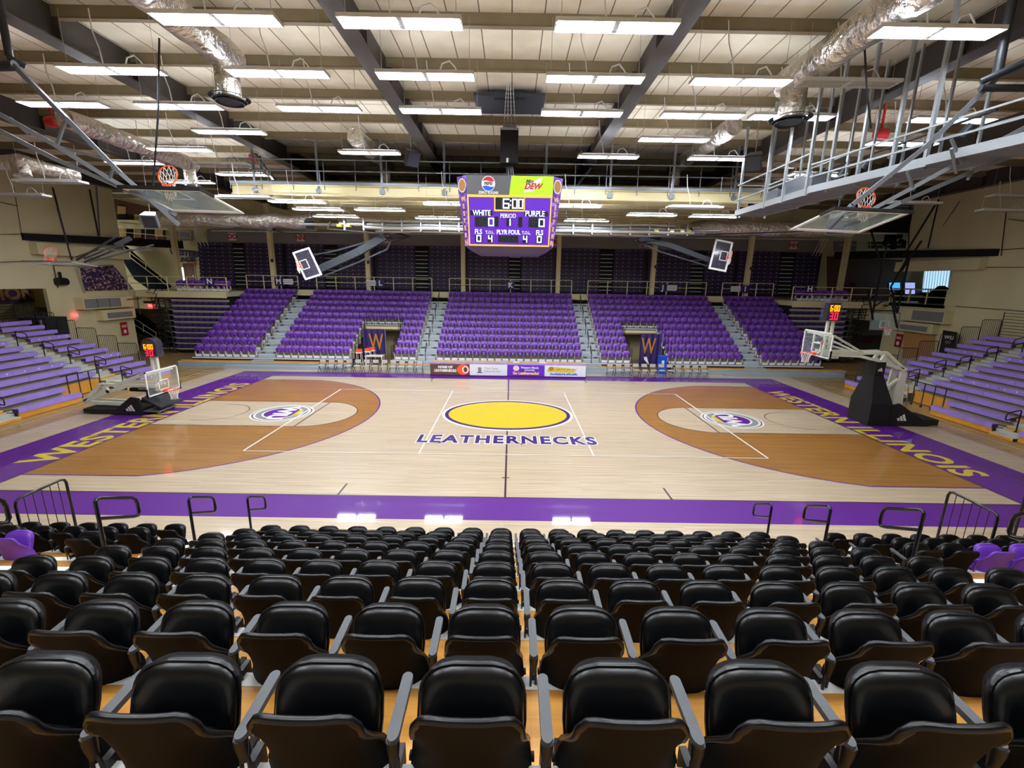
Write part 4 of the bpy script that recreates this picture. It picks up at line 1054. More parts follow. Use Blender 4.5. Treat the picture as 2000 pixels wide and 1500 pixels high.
for nm_, cc, du, dv, P_, t in (('L', (600,515), (-34,11), (25,53), [(1,'x')], 'left'), ('R', (1408,499), (-36,-7), (-14,57), [], 'right')):
    d_ = 26.6; c = W(*cc, d_)
    px_ = d_/FPX
    ux = (RT*dv[0]-UP*dv[1])*px_; uy = (RT*(-du[0])-UP*(-du[1]))*px_ 
    uy = -uy if t == 'left' else uy
    ux = ux.normalized(); uy = uy.normalized()
    if t == 'left': ux = -ux; uy = (RT*34-UP*(-11))*px_; uy = uy.normalized()
    else: uy = (RT*(-36)-UP*(-7))*px_; uy = uy.normalized(); ux = ux
    n_ = ux.cross(uy)
    if n_.dot(FW) > 0: ux = -ux
    o = thing('tilted_roof_basket', 'white framed backboard hanging tilted from a long grey arm before the %s upper bleachers' % t, 'basketball hoop', tuple(c))
    board(o, c, ux, uy, fw_=.11, pad=False, glass='smoked', net=Vector((0,0,-1)))
    if t == 'left':
        arms(o, [[W(615,530,27),W(700,492,27),W(752,462,27)]], m='darksteel', w_=.42)
        arms(o, [[W(625,542,27),W(700,512,27),W(756,487,27),W(765,462,27)],[W(612,498,27),W(655,490,27),W(750,463,27)]], m='darksteel', w_=.09)
        b = M_('black'); b.tube([W(765,452,27),W(745,459,27),W(765,470,27),W(800,462,27),W(765,452,27)], .1, 6); b.build('pivot_frame', o); M_('black').tube([W(380,432,26),W(620,462,27)], .025, 5).build('stay_cable', o)
    else:
        arms(o, [[W(1395,512,27),W(1310,480,27),W(1248,466,27)]], m='darksteel', w_=.28)
        arms(o, [[W(1390,522,27),W(1290,492,27),W(1240,470,27)]], m='darksteel', w_=.08)
        b = M_('black'); b.tube([W(1290,466,27),W(1260,463,27),W(1238,470,27),W(1250,478,27),W(1275,474,27)], .1, 6); b.build('pivot_frame', o); M_('black').tube([W(1380,458,26),W(1570,452,25)], .03, 5).build('stay_cable', o)
c = W(120,515,18.2)
o = thing('folded_roof_basket', 'small folded backboard with orange rim hanging level before the left wall', 'basketball hoop', tuple(c))
board(o, c, (1,.25,.0), (.2,1,-.15), w_=1.6, h_=1.0, fw_=.07, frame='greysteel', pad=False, net=Vector((-.6,.2,-.7)))
b = M_('black')
for a_, c_ in (((165,505),(250,470)),((150,508),(228,462)),((175,512),(300,478)),((150,502),(190,488)),((190,488),(300,488)),((112,405),(140,508)),((188,365),(195,462)),((165,512),(245,480))): b.bar(W(*a_,18.5), W(*c_,20.5), .06)
b.bar(W(225,480,20), W(255,465,20.3), .35,.2); b.build('support_truss', o)
o = thing('roof_basket', 'clear rectangular backboard lowered on black trusses before the right balcony', 'basketball hoop', tuple(W(1728,628,28)))
board(o, W(1728,628,28), (-1,.05,0), (0,.05,1), fw_=.05, frame='glass', pad=False, w_=1.75, h_=1.1, net=Vector((0,0,-1))) if False else board(o, W(1728,628,28), (1,-.05,0), (0,.05,1), fw_=.04, frame='greysteel', pad=False, w_=1.75, h_=1.1, glass='glasspale')
b = M_('black')
for a_, c_ in (((1704,615),(1722,520)),((1752,612),(1778,495)),((1704,607),(1755,607)),((1722,520),(1698,440)),((1740,560),(1778,495)),((1706,600),(1750,570)),((1752,612),(1740,560)),((1696,572),(1705,625)),((1752,640),(1742,590)),((1760,530),(1800,470)),((1722,520),(1732,480)),((1765,500),(1833,390))): b.bar(W(*a_,28), W(*c_,27.5), .08)
b.build('support_truss', o)
# ================================================================ COURTSIDE
o = thing('scorer_table', 'long scorer table with wood top and advert panels at mid court', 'table', (-.05,8.3,0))
TX0, TX1, TY = -4.85, 4.75, 8.2
M_('tan').box(TX0,TX1,TY,TY+.75,.86,.90).build('tabletop', o)
M_('purplebench').box(TX0,TX1,TY-.01,TY,.80,.90).build('front_edge', o)
M_('purplepaint').box(TX0,TX1,TY+.01,TY+.05,.0,.12).build('skirt', o)
M_('black').box(TX0,TX0+.04,TY,TY+.7,0,.86).box(TX1-.04,TX1,TY,TY+.7,0,.86).build('end_panel', o)
W4 = (TX1-TX0)/4
pan = [('brown',TX0,TX0+2.43,'first'),('plate',TX0+2.43,TX0+4.75,''),('panelpurple',TX0+4.75,TX0+7.05,''),('plate',TX0+7.05,TX1,'')]
for i, (m_, a_, c_, _) in enumerate(pan):
    b = M_(m_).box(a_+.01,c_-.01,TY-.03,TY-.01,.12,.80)
    q = TY-.034
    def T(t_, x, z, s_, m2, **k): put_text(b.use(m2), t_, (x,q,z), VX, VZ, s_, **k)
    if i == 0:
        T('HOME OF', a_+.93, .60, .2, 'white', bold=.012); T('LEATHERNECKS', a_+.93, .38, .21, 'white', bold=.012, xs=.9)
        ellipse(b.use('orange'), (c_-.40,q,.46), VX, VZ, .38, .33); ellipse(b.use('white'), (c_-.26,q-.003,.46), VX, VZ, .2, .22); ellipse(b.use('brown'), (c_-.26,q-.005,.46), VX, VZ, .12, .16)
    if i == 1:
        b.use('greypaint').box(a_+.52,a_+.72,q-.001,q,.27,.62).box(a_+.45,a_+.8,q-.001,q,.27,.32); T('First State', a_+1.35, .56, .2, 'greypaint'); T('Community Bank', a_+1.40, .38, .15, 'greypaint')
    if i == 2:
        ellipse(b.use('pink'), (a_+.55,q,.60), VX, VZ, .19, .17); T('Western Illinois', a_+1.38, .64, .17, 'white', bold=.006); T('University', a_+1.38, .49, .15, 'white', bold=.004); T('Go Leathernecks!', a_+1.15, .29, .25, 'panelgold', bold=.010, xs=.9)
    if i == 3:
        b.use('yellowpaint').add([(x,q+.001,z) for x,z in ((a_+.15,.40),(a_+1.75,.34),(a_+2.0,.6),(a_+.5,.72),(a_+.2,.6))], [(0,1,2,3,4)])
        ellipse(b.use('gold'), (a_+.4,q-.003,.60), VX, VZ, .16, .13); T('get your gear on', a_+1.3, .58, .16, 'greypaint', bold=.004); T('bookstore.wiu.edu', a_+1.2, .27, .22, 'blue', bold=.010)
    b.build('advert_panel', o)
for i, (x, m_, t) in enumerate(((-.35,'stepgrey','small pale green box'),(.45,'plate','white papers'),(1.1,'tan','tan folder'),(2.1,'plate','scattered white sheets'),(3.3,'tan','tan papers'),(4.0,'tan','brown notebook'))):
    b = M_(m_).box(x-.2,x+.2,8.45,8.75,.90,.90+(.07 if i == 0 else .02)); o2 = b.build('paper_stack', None); tag(o2, '%s lying on the scorer table top, item %s from left' % (t, ordn[i]), 'papers', 'papers on the scorer table')
# folding chairs
def folding_chair():
    o = thing('folding_chair', 'folding chair', 'chair')
    b = M_('chairmetal')
    for q in (-1,1):
        b.tube([(q*.2,.28,0),(q*.2,.06,.42),(q*.2,.22,.60),(q*.19,.26,.80)], .017, 5).tube([(q*.2,-.22,0),(q*.2,.2,.52),(q*.19,.26,.80)], .017, 5)
    b.tube([(-.19,.26,.80),(.19,.26,.80)], .013, 5).tube([(-.2,-.19,.04),(.2,-.19,.04)], .01, 5); b.build('frame', o)
    M_('chairwhite').box(-.18,.18,-.2,.2,.43,.455).build('seat', o); M_('chairwhite').box(-.18,.18,.235,.255,.60,.80).build('backrest', o)
    return o
fc = folding_chair(); f1 = True
for t, xs_ in (('left', [-11.85+.56*i for i in range(12)]), ('right', [6.45+.545*i for i in range(12)])):
    for i, x in enumerate(xs_):
        lab = 'metal folding chair, %s from the left in the courtside row on the %s' % (ordn[i], t)
        loc = (x, 8.95, .008)
        if f1: fc.location = loc; fc['label'] = lab; fc['group'] = 'courtside folding chairs'; f1 = False
        else: dup(fc, loc, label=lab, group='courtside folding chairs')
# stools by the left tunnel
def stool():
    o = thing('stool', 'stool', 'stool')
    b = M_('white')
    for a_ in (-1,1):
        for c_ in (-1,1): b.tube([(a_*.17,c_*.17,0),(a_*.13,c_*.13,.90)], .016, 6)
    b.tube([(-.16,-.16,.25),(.16,-.16,.25)],.012,5).tube([(-.16,.16,.25),(.16,.16,.25)],.012,5); b.build('legs', o)
    b = M_('white').box(-.18,.18,-.18,.18,.90,.98); b.build('seat', o); M_('orange').box(-.17,.17,-.17,.17,.98,1.16).build('folded_towel', o)
    return o
st = stool()
for i, (x, y) in enumerate(((-10.2,11.2),(-9.75,11.7),(-9.6,12.2))):
    lab = 'white stool topped with orange cloth by the left tunnel, %s from left' % ordn[i]
    if i == 0: st.location = (x,y,0); st['label'] = lab; st['group'] = 'white stools by the left tunnel'
    else: dup(st, (x,y,0), label=lab, group='white stools by the left tunnel')
o = thing('recycling_bin', 'blue plastic recycling bin at the right tunnel mouth', 'bin', (10.1,10.2,.0))
b = M_('blue').prism([(9.86,9.95,0),(10.34,9.95,0),(10.34,10.4,0),(9.86,10.4,0)], (0,0,1.15)); b.build('body', o)
M_('blue').box(9.82,10.38,9.91,10.44,1.15,1.2).build('rim', o); M_('white').box(10.0,10.15,9.94,9.949,.7,.92).build('recycling_mark', o)
# plates of letters for rows at the walkway rail
RZ = 4.95
wk = M_('bluegrey').box(-21.2, 21.2, 17.72, HY1, RZ-.2, RZ-.05); wk.use('cream').box(-21.2,21.2,17.70,17.74,RZ-.5,RZ-.05)
trim(wk)
for s_ in (-1,1):
    x0, x1 = sorted((s_*21.2, s_*28.0)); b = M_('cream').box(x0,x1,15.2,HY1,4.35,4.70); b.use('cream').box(x0,x1,15.15,15.2,4.25,4.72); trim(b)
    x0, x1 = sorted((s_*26.6, s_*36)); b = M_('cream').box(x0,x1,15.5,HY1,3.4,4.70).box(x0,x1,15.46,15.5,3.35,4.72); trim(b)
o = thing('walkway_railing', 'cream pipe railing along the walkway above the far purple seats', 'railing', (0,17.9,RZ))
for a_, c_ in ((-21.1,-17.0),(-15.5,-6.3),(-4.9,4.9),(6.2,15.7),(17.0,21.1)):
    b = M_('creamsteel'); b.tube([(a_,17.8,RZ+1.02),(c_,17.8,RZ+1.02)], .03, 6).tube([(a_,17.8,RZ+.55),(c_,17.8,RZ+.55)], .022, 5)
    n_ = max(2, round((c_-a_)/1.55))
    for i in range(n_+1): x = a_+(c_-a_)*i/n_; b.box(x-.03,x+.03,17.77,17.83,RZ-.1,RZ+1.02)
    b.build('rail_panel', o)
for s_, t in ((-1,'left'),(1,'right')):
    o = thing('walkway_railing', 'cream pipe railing of the %s end balcony' % t, 'railing', (s_*25,15.4,4.7))
    b = M_('creamsteel'); a_, c_ = sorted((s_*21.2, s_*33.0))
    for z in (5.75,5.25): b.tube([(a_,15.35,z),(c_,15.35,z)], .03, 6)
    for i in range(9): x = a_+(c_-a_)*i/8; b.box(x-.03,x+.03,15.32,15.38,4.7,5.75)
    b.build('rail_panel', o)
for ch, x, z in (('N',-23.7,5.45),('M',-18.5,5.5),('L',-10.4,5.5),('K',.0,5.5),('J',12.2,5.5),('I',18.8,5.5),('H',23.7,5.6)):
    yy = 17.70 if abs(x) < 21 else 15.25
    if abs(x) > 21: x *= .945
    b = M_('darkpurple').box(x-.32,x+.32,yy,yy+.03,z-.3,z+.3); put_text(b.use('white'), ch, (x,yy-.005,z), VX, VZ, .55, bold=.02)
    o = b.build('section_sign'); tag(o, 'dark purple section sign with white letter %s on the walkway rail' % ch, 'sign', 'letter signs on the walkway rail')
for i, (x, t) in enumerate(((-17.75,'M'),(-11.15,'L'),(12.95,'J'),(18.05,'I'))):
    b = M_('white').box(x-.38,x+.38,17.72,17.76,5.3,5.72); b.use('greypaint').box(x-.33,x+.33,17.69,17.70,5.56,5.60).box(x-.33,x+.33,17.69,17.70,5.42,5.46)
    tag(b.box(x-.05,x+.05,17.76,17.79,5.3,5.7).build('notice_board'), 'small white printed notice on the rail beside the letter %s sign' % t, 'sign', 'white notices on the walkway rail')
# dark gates and hidden upper entries
# ================================================================ UPPER RETRACTED BLEACHERS
UB = [(-26.3,-23.4),(-22.4,-19.2),(-18.9,-15.75),(-14.6,-11.6),(-11.25,-8.1),(-6.9,-3.95),(-3.65,-.2),(.9,3.65),(3.95,7.5),(8.7,11.25),(11.6,15.2),(16.4,18.9),(19.2,22.8),(24.0,26.0)]
NB = 11
side_ = ['leftmost']+['%s from left' % ordn[i] for i in range(1,13)]+['rightmost']
for i, (a_, c_) in enumerate(UB):
    o = thing('folded_bleacher', 'folded wall of dark purple upper bench rows, %s bank' % side_[i], 'bleacher', ((a_+c_)/2,20.3,RZ-.05), group='folded upper bleacher banks')
    for k in range(NB):
        z = RZ+.12+.325*k; y = 20.0+.03*k
        b = M_('benchrow').box(a_,c_,y,y+.3,z,z+.245); b.use('black').box(a_+.02,c_-.02,y+.06,y+.3,z-.08,z)
        n_ = int((c_-a_)/.49); b.use('plate')
        for j in range(n_): x = a_+.25+j*(c_-a_-.5)/max(1,n_-1); b.box(x-.028,x+.028,y-.006,y,z+.15,z+.205)
        b.build('bench_row', o)
for i, (a_, c_) in enumerate(((-23.4,-22.4),(-15.75,-14.6),(-8.1,-6.9),(-.2,.9),(7.5,8.7),(15.2,16.4),(22.8,24.0))):
    o = thing('folded_stairs', 'folded black stair strip with pale tread edges in the upper bleachers, %s from left' % ordn[i], 'stairs', ((a_+c_)/2,20.3,RZ), group='folded stair strips')
    b = M_('blackmatte').box(a_,c_,20.25,20.6,RZ-.05,8.55); b.build('frame', o)
    for k in range(NB): M_('stepgrey').box(a_+.05,c_-.1,20.1+.015*k,20.25,RZ+.22+.325*k,RZ+.29+.325*k).build('tread', o)
trim(M_('greywall').box(-25.5,26.0,20.45,HY1,8.5,9.65)); trim(M_('cream').box(-36,36,20.85,HY1,9.65,ZL+.45))
trim(M_('black').box(-26.3,26.3,20.4,20.9,RZ-.05,8.6))
for s_, t in ((-1,'left'),(1,'right')):
    o = thing('folded_ladder', 'leaning white ladder frame standing at the %s end of the grey upper wall' % t, 'frame', (s_*26.3,20.2,8.5)); b = M_('white')
    for q in range(3): b.bar((s_*(26.6-.3*q),20.3,9.9),(s_*(26.0-.3*q),20.3,8.3),.05)
    b.build('bars', o)
for t_, x, z in (('OO',-23.4,9.1),('NN',-17.7,9.1),('MM',-10.6,9.1),('KK',3.9,9.1),('JJ',11.1,9.1),('HH',23.8,9.15)):
    b = M_('pink').box(x-.32,x+.32,20.42,20.45,z-.3,z+.3); put_text(b.use('signred'), t_, (x,20.41,z), VX, VZ, .52, bold=.022, xs=.95)
    tag(b.build('section_sign'), 'pale square sign with red letters %s on the grey upper wall' % t_, 'sign', 'double letter signs on the upper wall')
# tunnels through the far stands
for nme, s_ in (('L',-1),('J',1)):
    a_, c_ = GAPS[nme]; t = 'left' if s_ < 0 else 'right'
    b = M_('girdersteel')
    for k in range(5):
        for xe in (a_-.02, c_): b.box(xe,xe+.02,FY0+FP*k-.5,FY0+FP*(k+1)-.5,0,tz(k))
    b.box(a_-.02,a_,FY0+FP*5-.5,16.5,0,2.4).box(c_,c_+.02,FY0+FP*5-.5,16.5,0,2.4).use('creamdark').box(a_,c_,15.6,15.7,0,2.6); b.use('plate').box(a_,c_,14.1,15.6,2.25,2.4).use('creamsteel').box(a_-.1,c_+.1,14.0,14.1,2.25,2.45); trim(b)
    o = thing('tunnel_guard', 'black railing and stair frame around the %s tunnel opening' % t, 'railing', ((a_+c_)/2,14,2.5))
    yk = FY0+FP*5-.5
    b = M_('black'); z0 = tz(5)
    for z in (z0+.95, z0+.1): b.tube([(a_,yk,z),(c_,yk,z)], .02, 5)
    for i in range(15): x = a_+(c_-a_)*i/14; b.tube([(x,yk,z0),(x,yk,z0+.95)], .011, 4)
    b.box(a_,c_,yk-.02,yk,z0-.3,z0-.05); b.build('front_guard', o)
    for xe in (a_, c_):
        b = M_('black')
        for k in range(5):
            y = FY0+FP*k-.3; b.tube([(xe,y,tz(k)-.3),(xe,y,tz(k)+.95),(xe,y+FP-.1,tz(k)+.95),(xe,y+FP-.1,tz(k)-.3)], .016, 5)
            for j in range(3): b.tube([(xe,y+.15+.18*j,tz(k)),(xe,y+.15+.18*j,tz(k)+.95)], .008, 4)
        b.build('side_guard', o)
    o = thing('tunnel_curtain', 'dark purple curtain with a gold letter W hanging in the %s tunnel' % t, 'curtain', ((a_+c_)/2,13.0,0))
    xa, xb = (a_+.15, a_+1.75) if s_ < 0 else (a_+1.05, c_-.05)
    b = M_('darkpurple'); n_ = 18; P = []
    for z in (.35 if s_ < 0 else .1, 2.35): P.append([Vector((xa+(xb-xa)*i/n_, 12.6+.05*math.sin(i*1.3), z+(.35*(i/n_) if s_ < 0 and z < 1 else 0))) for i in range(n_+1)])
    b.smooth = True; b.grid(P); b.smooth = False; cu = b.build('cloth', o)
    g = M_('gold'); put_text(g, 'W', ((xa+xb)/2+(.15 if s_<0 else -.2),12.5,1.45), VX, VZ, 1.6, bold=.02, xs=.6); g.build('letter_emblem', cu)
    M_('silver').tube([(xb,12.55,0),(xb,12.55,2.4)], .03, 6).build('pole', o)
    if s_ < 0:
        o = thing('white_bench', 'white table frame under the curtain in the left tunnel', 'table', (-9,11.6,0)); b = M_('white').box(-9.9,-8.7,11.4,12.0,.62,.68)
        for x in (-9.85,-8.75):
            for y in (11.45,11.95): b.box(x-.03,x+.03,y-.03,y+.03,0,.62)
        b.build('frame', o)
    else:
        o = thing('metal_chair', 'black chair with a white cloth over it in the right tunnel', 'chair', (9.3,11.5,0)); b = M_('black')
        for x in (9.1,9.6):
            for y in (11.2,11.6): b.tube([(x,y,0),(x,y,.5 if y < 11.5 else .95)], .02, 5)
        b.box(9.08,9.62,11.18,11.62,.46,.5).build('frame', o); M_('white').prism([(9.35,11.12,.95),(9.55,11.12,.4),(9.2,11.12,.75),(9.15,11.12,.95)], (0,.03,0)).build('cloth', o)
# folded banks at the end of the lower stands (letters N and H)
for s_, t, ch in ((-1,'left','N'),(1,'right','H')):
    x0, x1 = sorted((s_*21.3, s_*25.6))
    o = thing('folded_bleacher', 'folded bank of dark seats and pale tread edges below the letter %s sign' % ch, 'bleacher', ((x0+x1)/2,15.4,0), group='folded lower banks at both ends')
    M_('blackmatte').box(x0,x1,15.6,17.5,0,4.3).build('frame', o)
    for k in range(10):
        z = .35+.41*k
        b = M_('stepgrey').box(x0,x1,15.25+.02*k,15.6,z,z+.06); b.use('creamdark').box(x0,x1,15.45,15.6,z-.1,z); b.build('tread', o)
        b = M_('benchdeep')
        for i in range(9): x = x0+.25+(x1-x0-.5)*i/8; b.box(x-.19,x+.19,15.22+.02*k,15.45,z+.10,z+.30)
        b.build('folded_seats', o)
    o = thing('folded_end_rails', 'tangle of black folded end rails beside the letter %s bank' % ch, 'railing', (s_*26.3,15.5,0), group='folded end rails')
    for k in range(11):
        z = .1+.42*k; b = M_('black'); xa = s_*(25.7+.1*k*.3)
        b.tube([(xa,15.3,z),(xa+s_*.9,15.2,z+.1),(xa+s_*.95,15.2,z+.75),(xa+s_*.1,15.3,z+.7),(xa,15.3,z)], .042, 6); b.tube([(xa+s_*.4,15.25,z),(xa+s_*.5,15.2,z+.9)], .035, 5).tube([(xa+s_*.75,15.25,z),(xa+s_*.3,15.0,z+.6),(xa+s_*1.05,15.0,z+.75)], .03, 5); b.build('end_rail', o)
    o = thing('end_stairs', 'pale step edges behind the black end rails by letter %s' % ch, 'stairs', (s_*26.3,16,0))
    b = M_('stepgrey')
    for k in range(10): x0_, x1_ = sorted((s_*25.7, s_*26.9)); b.box(x0_,x1_,15.6+.1*k,15.75+.1*k,.3+.42*k,.36+.42*k)
    b.use('blackmatte').box(x0_,x1_,16.8,17.0,0,4.3); b.build('treads', o)
# ================================================================ SILVER SCAFFOLD WALKWAY, UPPER RIGHT
def onZ(px, py, z):
    d = FW + (px-1000)/FPX*RT - (py-750)/FPX*UP; return CP + d*((z-CP.z)/d.z)
def onY(px, py, y):
    d = FW + (px-1000)/FPX*RT - (py-750)/FPX*UP; return CP + d*((y-CP.y)/d.y)
def onX(px, py, x):
    d = FW + (px-1000)/FPX*RT - (py-750)/FPX*UP; return CP + d*((x-CP.x)/d.x)
ZS = 8.55
o = thing('scaffold_walkway', 'silver suspended walkway with long posts and rails, upper right under the roof', 'walkway', (9.6,-4,ZS))
E_ = [Vector((9.25,.6,ZS)), Vector((9.15,-4.2,ZS)), Vector((9.65,-7.7,ZS)), Vector((10.15,-10.5,ZS))]
b = M_('silver2')
for a_, c_ in zip(E_[:-1], E_[1:]): b.bar(a_+VZ*.13, c_+VZ*.10, .05, .20).bar(a_+VX*1.15+VZ*.13, c_+VX*1.15+VZ*.10, .05, .20)
b.bar(E_[0]+VZ*.13, E_[0]+VX*1.15+VZ*.10, .05, .20)
b.build('edge_channel', o)
b = M_('greysteel')
for a_, c_ in zip(E_[:-1], E_[1:]): b.add([a_+VZ*.03, c_+VZ*.03, c_+VX*1.15+VZ*.03, a_+VX*1.15+VZ*.03], [(0,1,2,3)])
for i in range(12): p = E_[0].lerp(E_[-1], i/11); b.bar(p+VZ*.05, p+VX*1.2+VZ*.05, .05)
b.build('deck', o)
for i, (x_, y_) in enumerate(((1440,425),(1491,406),(1527,395),(1573,381),(1615,374),(1671,362),(1737,346),(1804,329))):
    p = onZ(x_, y_, ZS); p.x = min(max(p.x, 9.0), 10.4)
    for q in (0, 1.15):
        w_ = .028 if q else .04
        M_('silver2').box(p.x+q-w_,p.x+q+w_,p.y-w_,p.y+w_,ZS-.02,12.0).build('post', o)
b = M_('silver2')
for h in (.62, 1.2):
    b.bar(E_[0]+VZ*h, E_[1]+VZ*h, .045).bar(E_[0]+VX*1.15+VZ*h, E_[0]+VZ*h, .045).bar(E_[0]+VX*1.15+VZ*h, E_[1]+VX*1.15+VZ*h, .045)
for h in (.5, .85):
    for q in (0, 1.15): b.bar(E_[1]+VX*q+VZ*h, E_[2]+VX*q+VZ*h, .04).bar(E_[2]+VX*q+VZ*h, E_[3]+VX*q+VZ*h, .04)
b.build('hand_rail', o)
M_('greysteel').box(9.6,10.2,-3.6,-2.2,ZS+.05,ZS+.75).box(9.5,10.2,-1.9,-1.0,ZS+.05,ZS+.6).build('equipment_box', o)
o = thing('spotlight_truss', 'dark cluster of stage spotlights on the silver walkway', 'spotlights', (10.6,-3,9)); b = M_('darksteel')
for i in range(9):
    p = Vector((10.7, -7.5+1.0*i, ZS+.95)); b.tube([p, p+Vector((-.1,.1,-.25))], [.10,.13], 8)
b.tube([(10.7,-8,ZS+1.1),(10.7,1,ZS+1.1)], .03, 6); b.build('lamps', o)
# black cable masts
for (x_, y0_, y1_, t) in ((1693,98,250,'right'),(309,75,365,'left')):
    d_ = 10.5; o = thing('hanging_cable', 'thin black cable hanging from the roof on the %s' % t, 'cable', tuple(W(x_,y1_,d_)), group='thin black cables')
    M_('black').tube([W(x_-4 if t == 'right' else x_+2,y0_,d_), W(x_,(y0_+y1_)/2,d_), W(x_+8 if t=='right' else x_-10,y1_,d_+.6)], .022, 6).build('cable', o)
# ---- bundle of long tubes under the low ceiling (rolled divider with yellow straps)
o = thing('tube_bundle', 'bundle of long shiny tubes with yellow straps hung under the low ceiling', 'tubes', (0,8.6,9.0))
for i, (y, z, r, xa, xb) in enumerate(((8.4,9.12,.10,-9.5,9.5),(8.6,8.92,.12,-10.0,10.4),(8.3,8.72,.11,-8.5,10.6),(8.9,8.62,.10,-8.0,9.6),(9.2,8.95,.09,-12.6,12.6))):
    b = M_('tubesilver'); b.tube([(xa+(xb-xa)*k/14, y, z+.02*math.sin(k*2.1+i)) for k in range(15)], r, 10); b.build('tube', o)
b = M_('silver')
for x in [-9.6+1.1*k for k in range(19)]: b.box(x-.04,x+.04,8.25,9.25,8.55,9.25)
for x in (-9.6,-6.4,-3.2,0,3.2,6.4,9.6): b.tube([(x,8.6,9.2),(x,8.6,9.9)], .02, 5)
b.build('clamp', o)
b = M_('yellowpaint')
for x in (-9.9,-9.4,9.3,9.9,8.4,10.3): b.box(x-.12,x+.12,8.2,8.5,8.72,8.86)
b.build('strap', o)
b = M_('black')
for s_ in (-1,1): b.bar((s_*10.6,8.3,8.6),(s_*7.8,8.3,8.42),.06).bar((s_*10.6,8.3,8.6),(s_*10.4,8.3,9.0),.08).bar((s_*7.8,8.3,8.42),(s_*5.8,8.3,8.45),.05)
b.build('end_bracket', o)
o = thing('pipe_run', 'long thin pipe crossing the hall before the far cream wall', 'pipe', (0,19,9)); b = M_('white')
b.tube([onY(420,472,20.2), onY(520,452,20.2)] if False else [(-24.5,19.5,9.45),(26,19.5,9.55)], .04, 6)
b.tube([(-26,14,9.45),(-13,14,9.45)], .05, 6).tube([(13,14,9.5),(27,14,9.5)], .05, 6); b.build('pipe', o)
for (x_, y_, t) in ((462,433,'left'),(1525,450,'right')):
    p = onY(x_, y_, 19.8); o = thing('projector', 'pale wall projector with a foil covered nose on the %s' % t, 'projector', tuple(p), group='projectors')
    M_('cream').box(p.x-.1,p.x+.9,p.y-.2,p.y+.3,p.z-.3,p.z+.25).build('body', o); M_('foil').tube([p+Vector((-.1,0,0)),p+Vector((-.9,-.1,.1))], [.35,.12], 10).build('nose', o)
# ================================================================ LEFT END WALL
XL = -28.7
o = thing('black_fascia', 'black draped beam running along the left wall', 'beam', (-28.4,15,8.4))
b = M_('blackmatte').prism([(-28.55,8.6,7.72),(-28.55,8.6,8.12),(-28.0,21.0,8.75),(-28.0,21.0,8.1)], (-.14,0,0)); b.build('drape', o)
trim(M_('cream').box(XL,XL+.5,8.9,15.5,6.95,7.62))
b = M_('black')
for (a_, c_) in (((103,366),(128,462)),((175,370),(193,462)),((131,470),(141,505))): b.bar(onX(*a_,-28.62), onX(*c_,-28.62), .06)
b.bar(onX(0,458,-28.62), onX(45,457,-28.62), .03).bar(onX(0,512,-28.62), onX(110,508,-28.62), .03).bar(onX(0,395,-28.62), onX(34,402,-28.62), .03).bar(onX(27,365,-28.62), onX(42,455,-28.62), .02)
b.bar(onX(105,520,-28.62), onX(125,622,-28.62), .03)
trim(b)
o = thing('air_handler', 'wall hung grilled heating unit above the left picket fence', 'heater', (-28.3,12.7,3.6))
b = M_('cream').box(XL,-28.1,11.0,15.0,3.55,4.3).box(XL,-28.25,12.4,15.2,2.7,3.4); b.build('casing', o)
b = M_('greypaint').box(-28.1,-28.08,11.1,13.9,3.62,4.22); b.use('darksteel').box(-28.085,-28.075,12.0,12.04,3.62,4.22).box(-28.085,-28.075,12.95,12.99,3.62,4.22); b.use('greypaint').box(-28.25,-28.23,12.8,14.9,2.82,3.2); b.build('grille', o)
M_('darksteel').tube([(-28.0,14.4,4.1),(-28.0,16.2,4.1)], .03, 5).tube([(-28.0,15.3,4.4),(-28.0,15.3,2.9)], .03, 5).build('pipes', o)
o = thing('crowd_banner', 'large printed photo banner of a crowd on the left balcony wall', 'banner', (-28.5,13.8,5.4))
tag(o); P = [onX(x,y,-28.6) for x,y in ((158,523),(222,519),(262,566),(166,568))]
M_('crowd').prism(P, (-.05,0,0)).build('print', o)
b = M_('silver'); b.tube([onX(150,522,-28.5),onX(167,572,-28.5)], .04, 5).tube([onX(120,530,-28.5),onX(165,574,-28.5)] if False else [onX(150,522,-28.5),onX(222,517,-28.5)], .03, 5); b.build('frame', o)
o = thing('balcony_stairs', 'dark diagonal stair with pale rails rising behind the left balcony', 'stairs', (-28,19,6.5))
b = M_('stairdark').prism([onY(222,480,19.5),onY(232,480,19.5),onY(322,560,19.5),onY(300,572,19.5),onY(262,545,19.5)], (0,.8,0)); b.build('stringer', o)
b = M_('creamsteel')
for dy in (0, -9): b.tube([onY(224,480+dy,19.3), onY(325,556+dy,19.3)], .03, 5)
for t_ in (.3,.6,.9): b.tube([onY(224+101*t_,480+76*t_,19.3), onY(224+101*t_,471+76*t_-5,19.3)], .02, 5)
b.build('hand_rail', o)
o = thing('balcony_office', 'brown framed upper office front with lit panels behind the left balcony', 'office front', tuple(onY(270,440,21)))
b = M_('brown').prism([onY(222,388,21.2),onY(318,410,21.2),onY(322,470,21.2),onY(232,466,21.2)], (0,.1,0)); b.use('tan')
for (xa,xb,ya,yb) in ((229,245,402,418),(262,275,418,464),(302,318,418,462),(232,246,436,462)): b.prism([onY(xa,ya,21.1),onY(xb,ya+2,21.1),onY(xb,yb,21.1),onY(xa,yb,21.1)], (0,.05,0))
b.use('black')
for (xa,xb,ya,yb) in ((232,246,416,436),(248,262,420,462),(276,300,422,462)): b.prism([onY(xa,ya,21.1),onY(xb,ya+2,21.1),onY(xb,yb,21.1),onY(xa,yb,21.1)], (0,.05,0))
b.build('panels', o)
b = M_('creamsteel')
for y_ in (441,453): b.tube([onY(232,y_,20.6),onY(372,y_+12,20.6)], .03, 5)
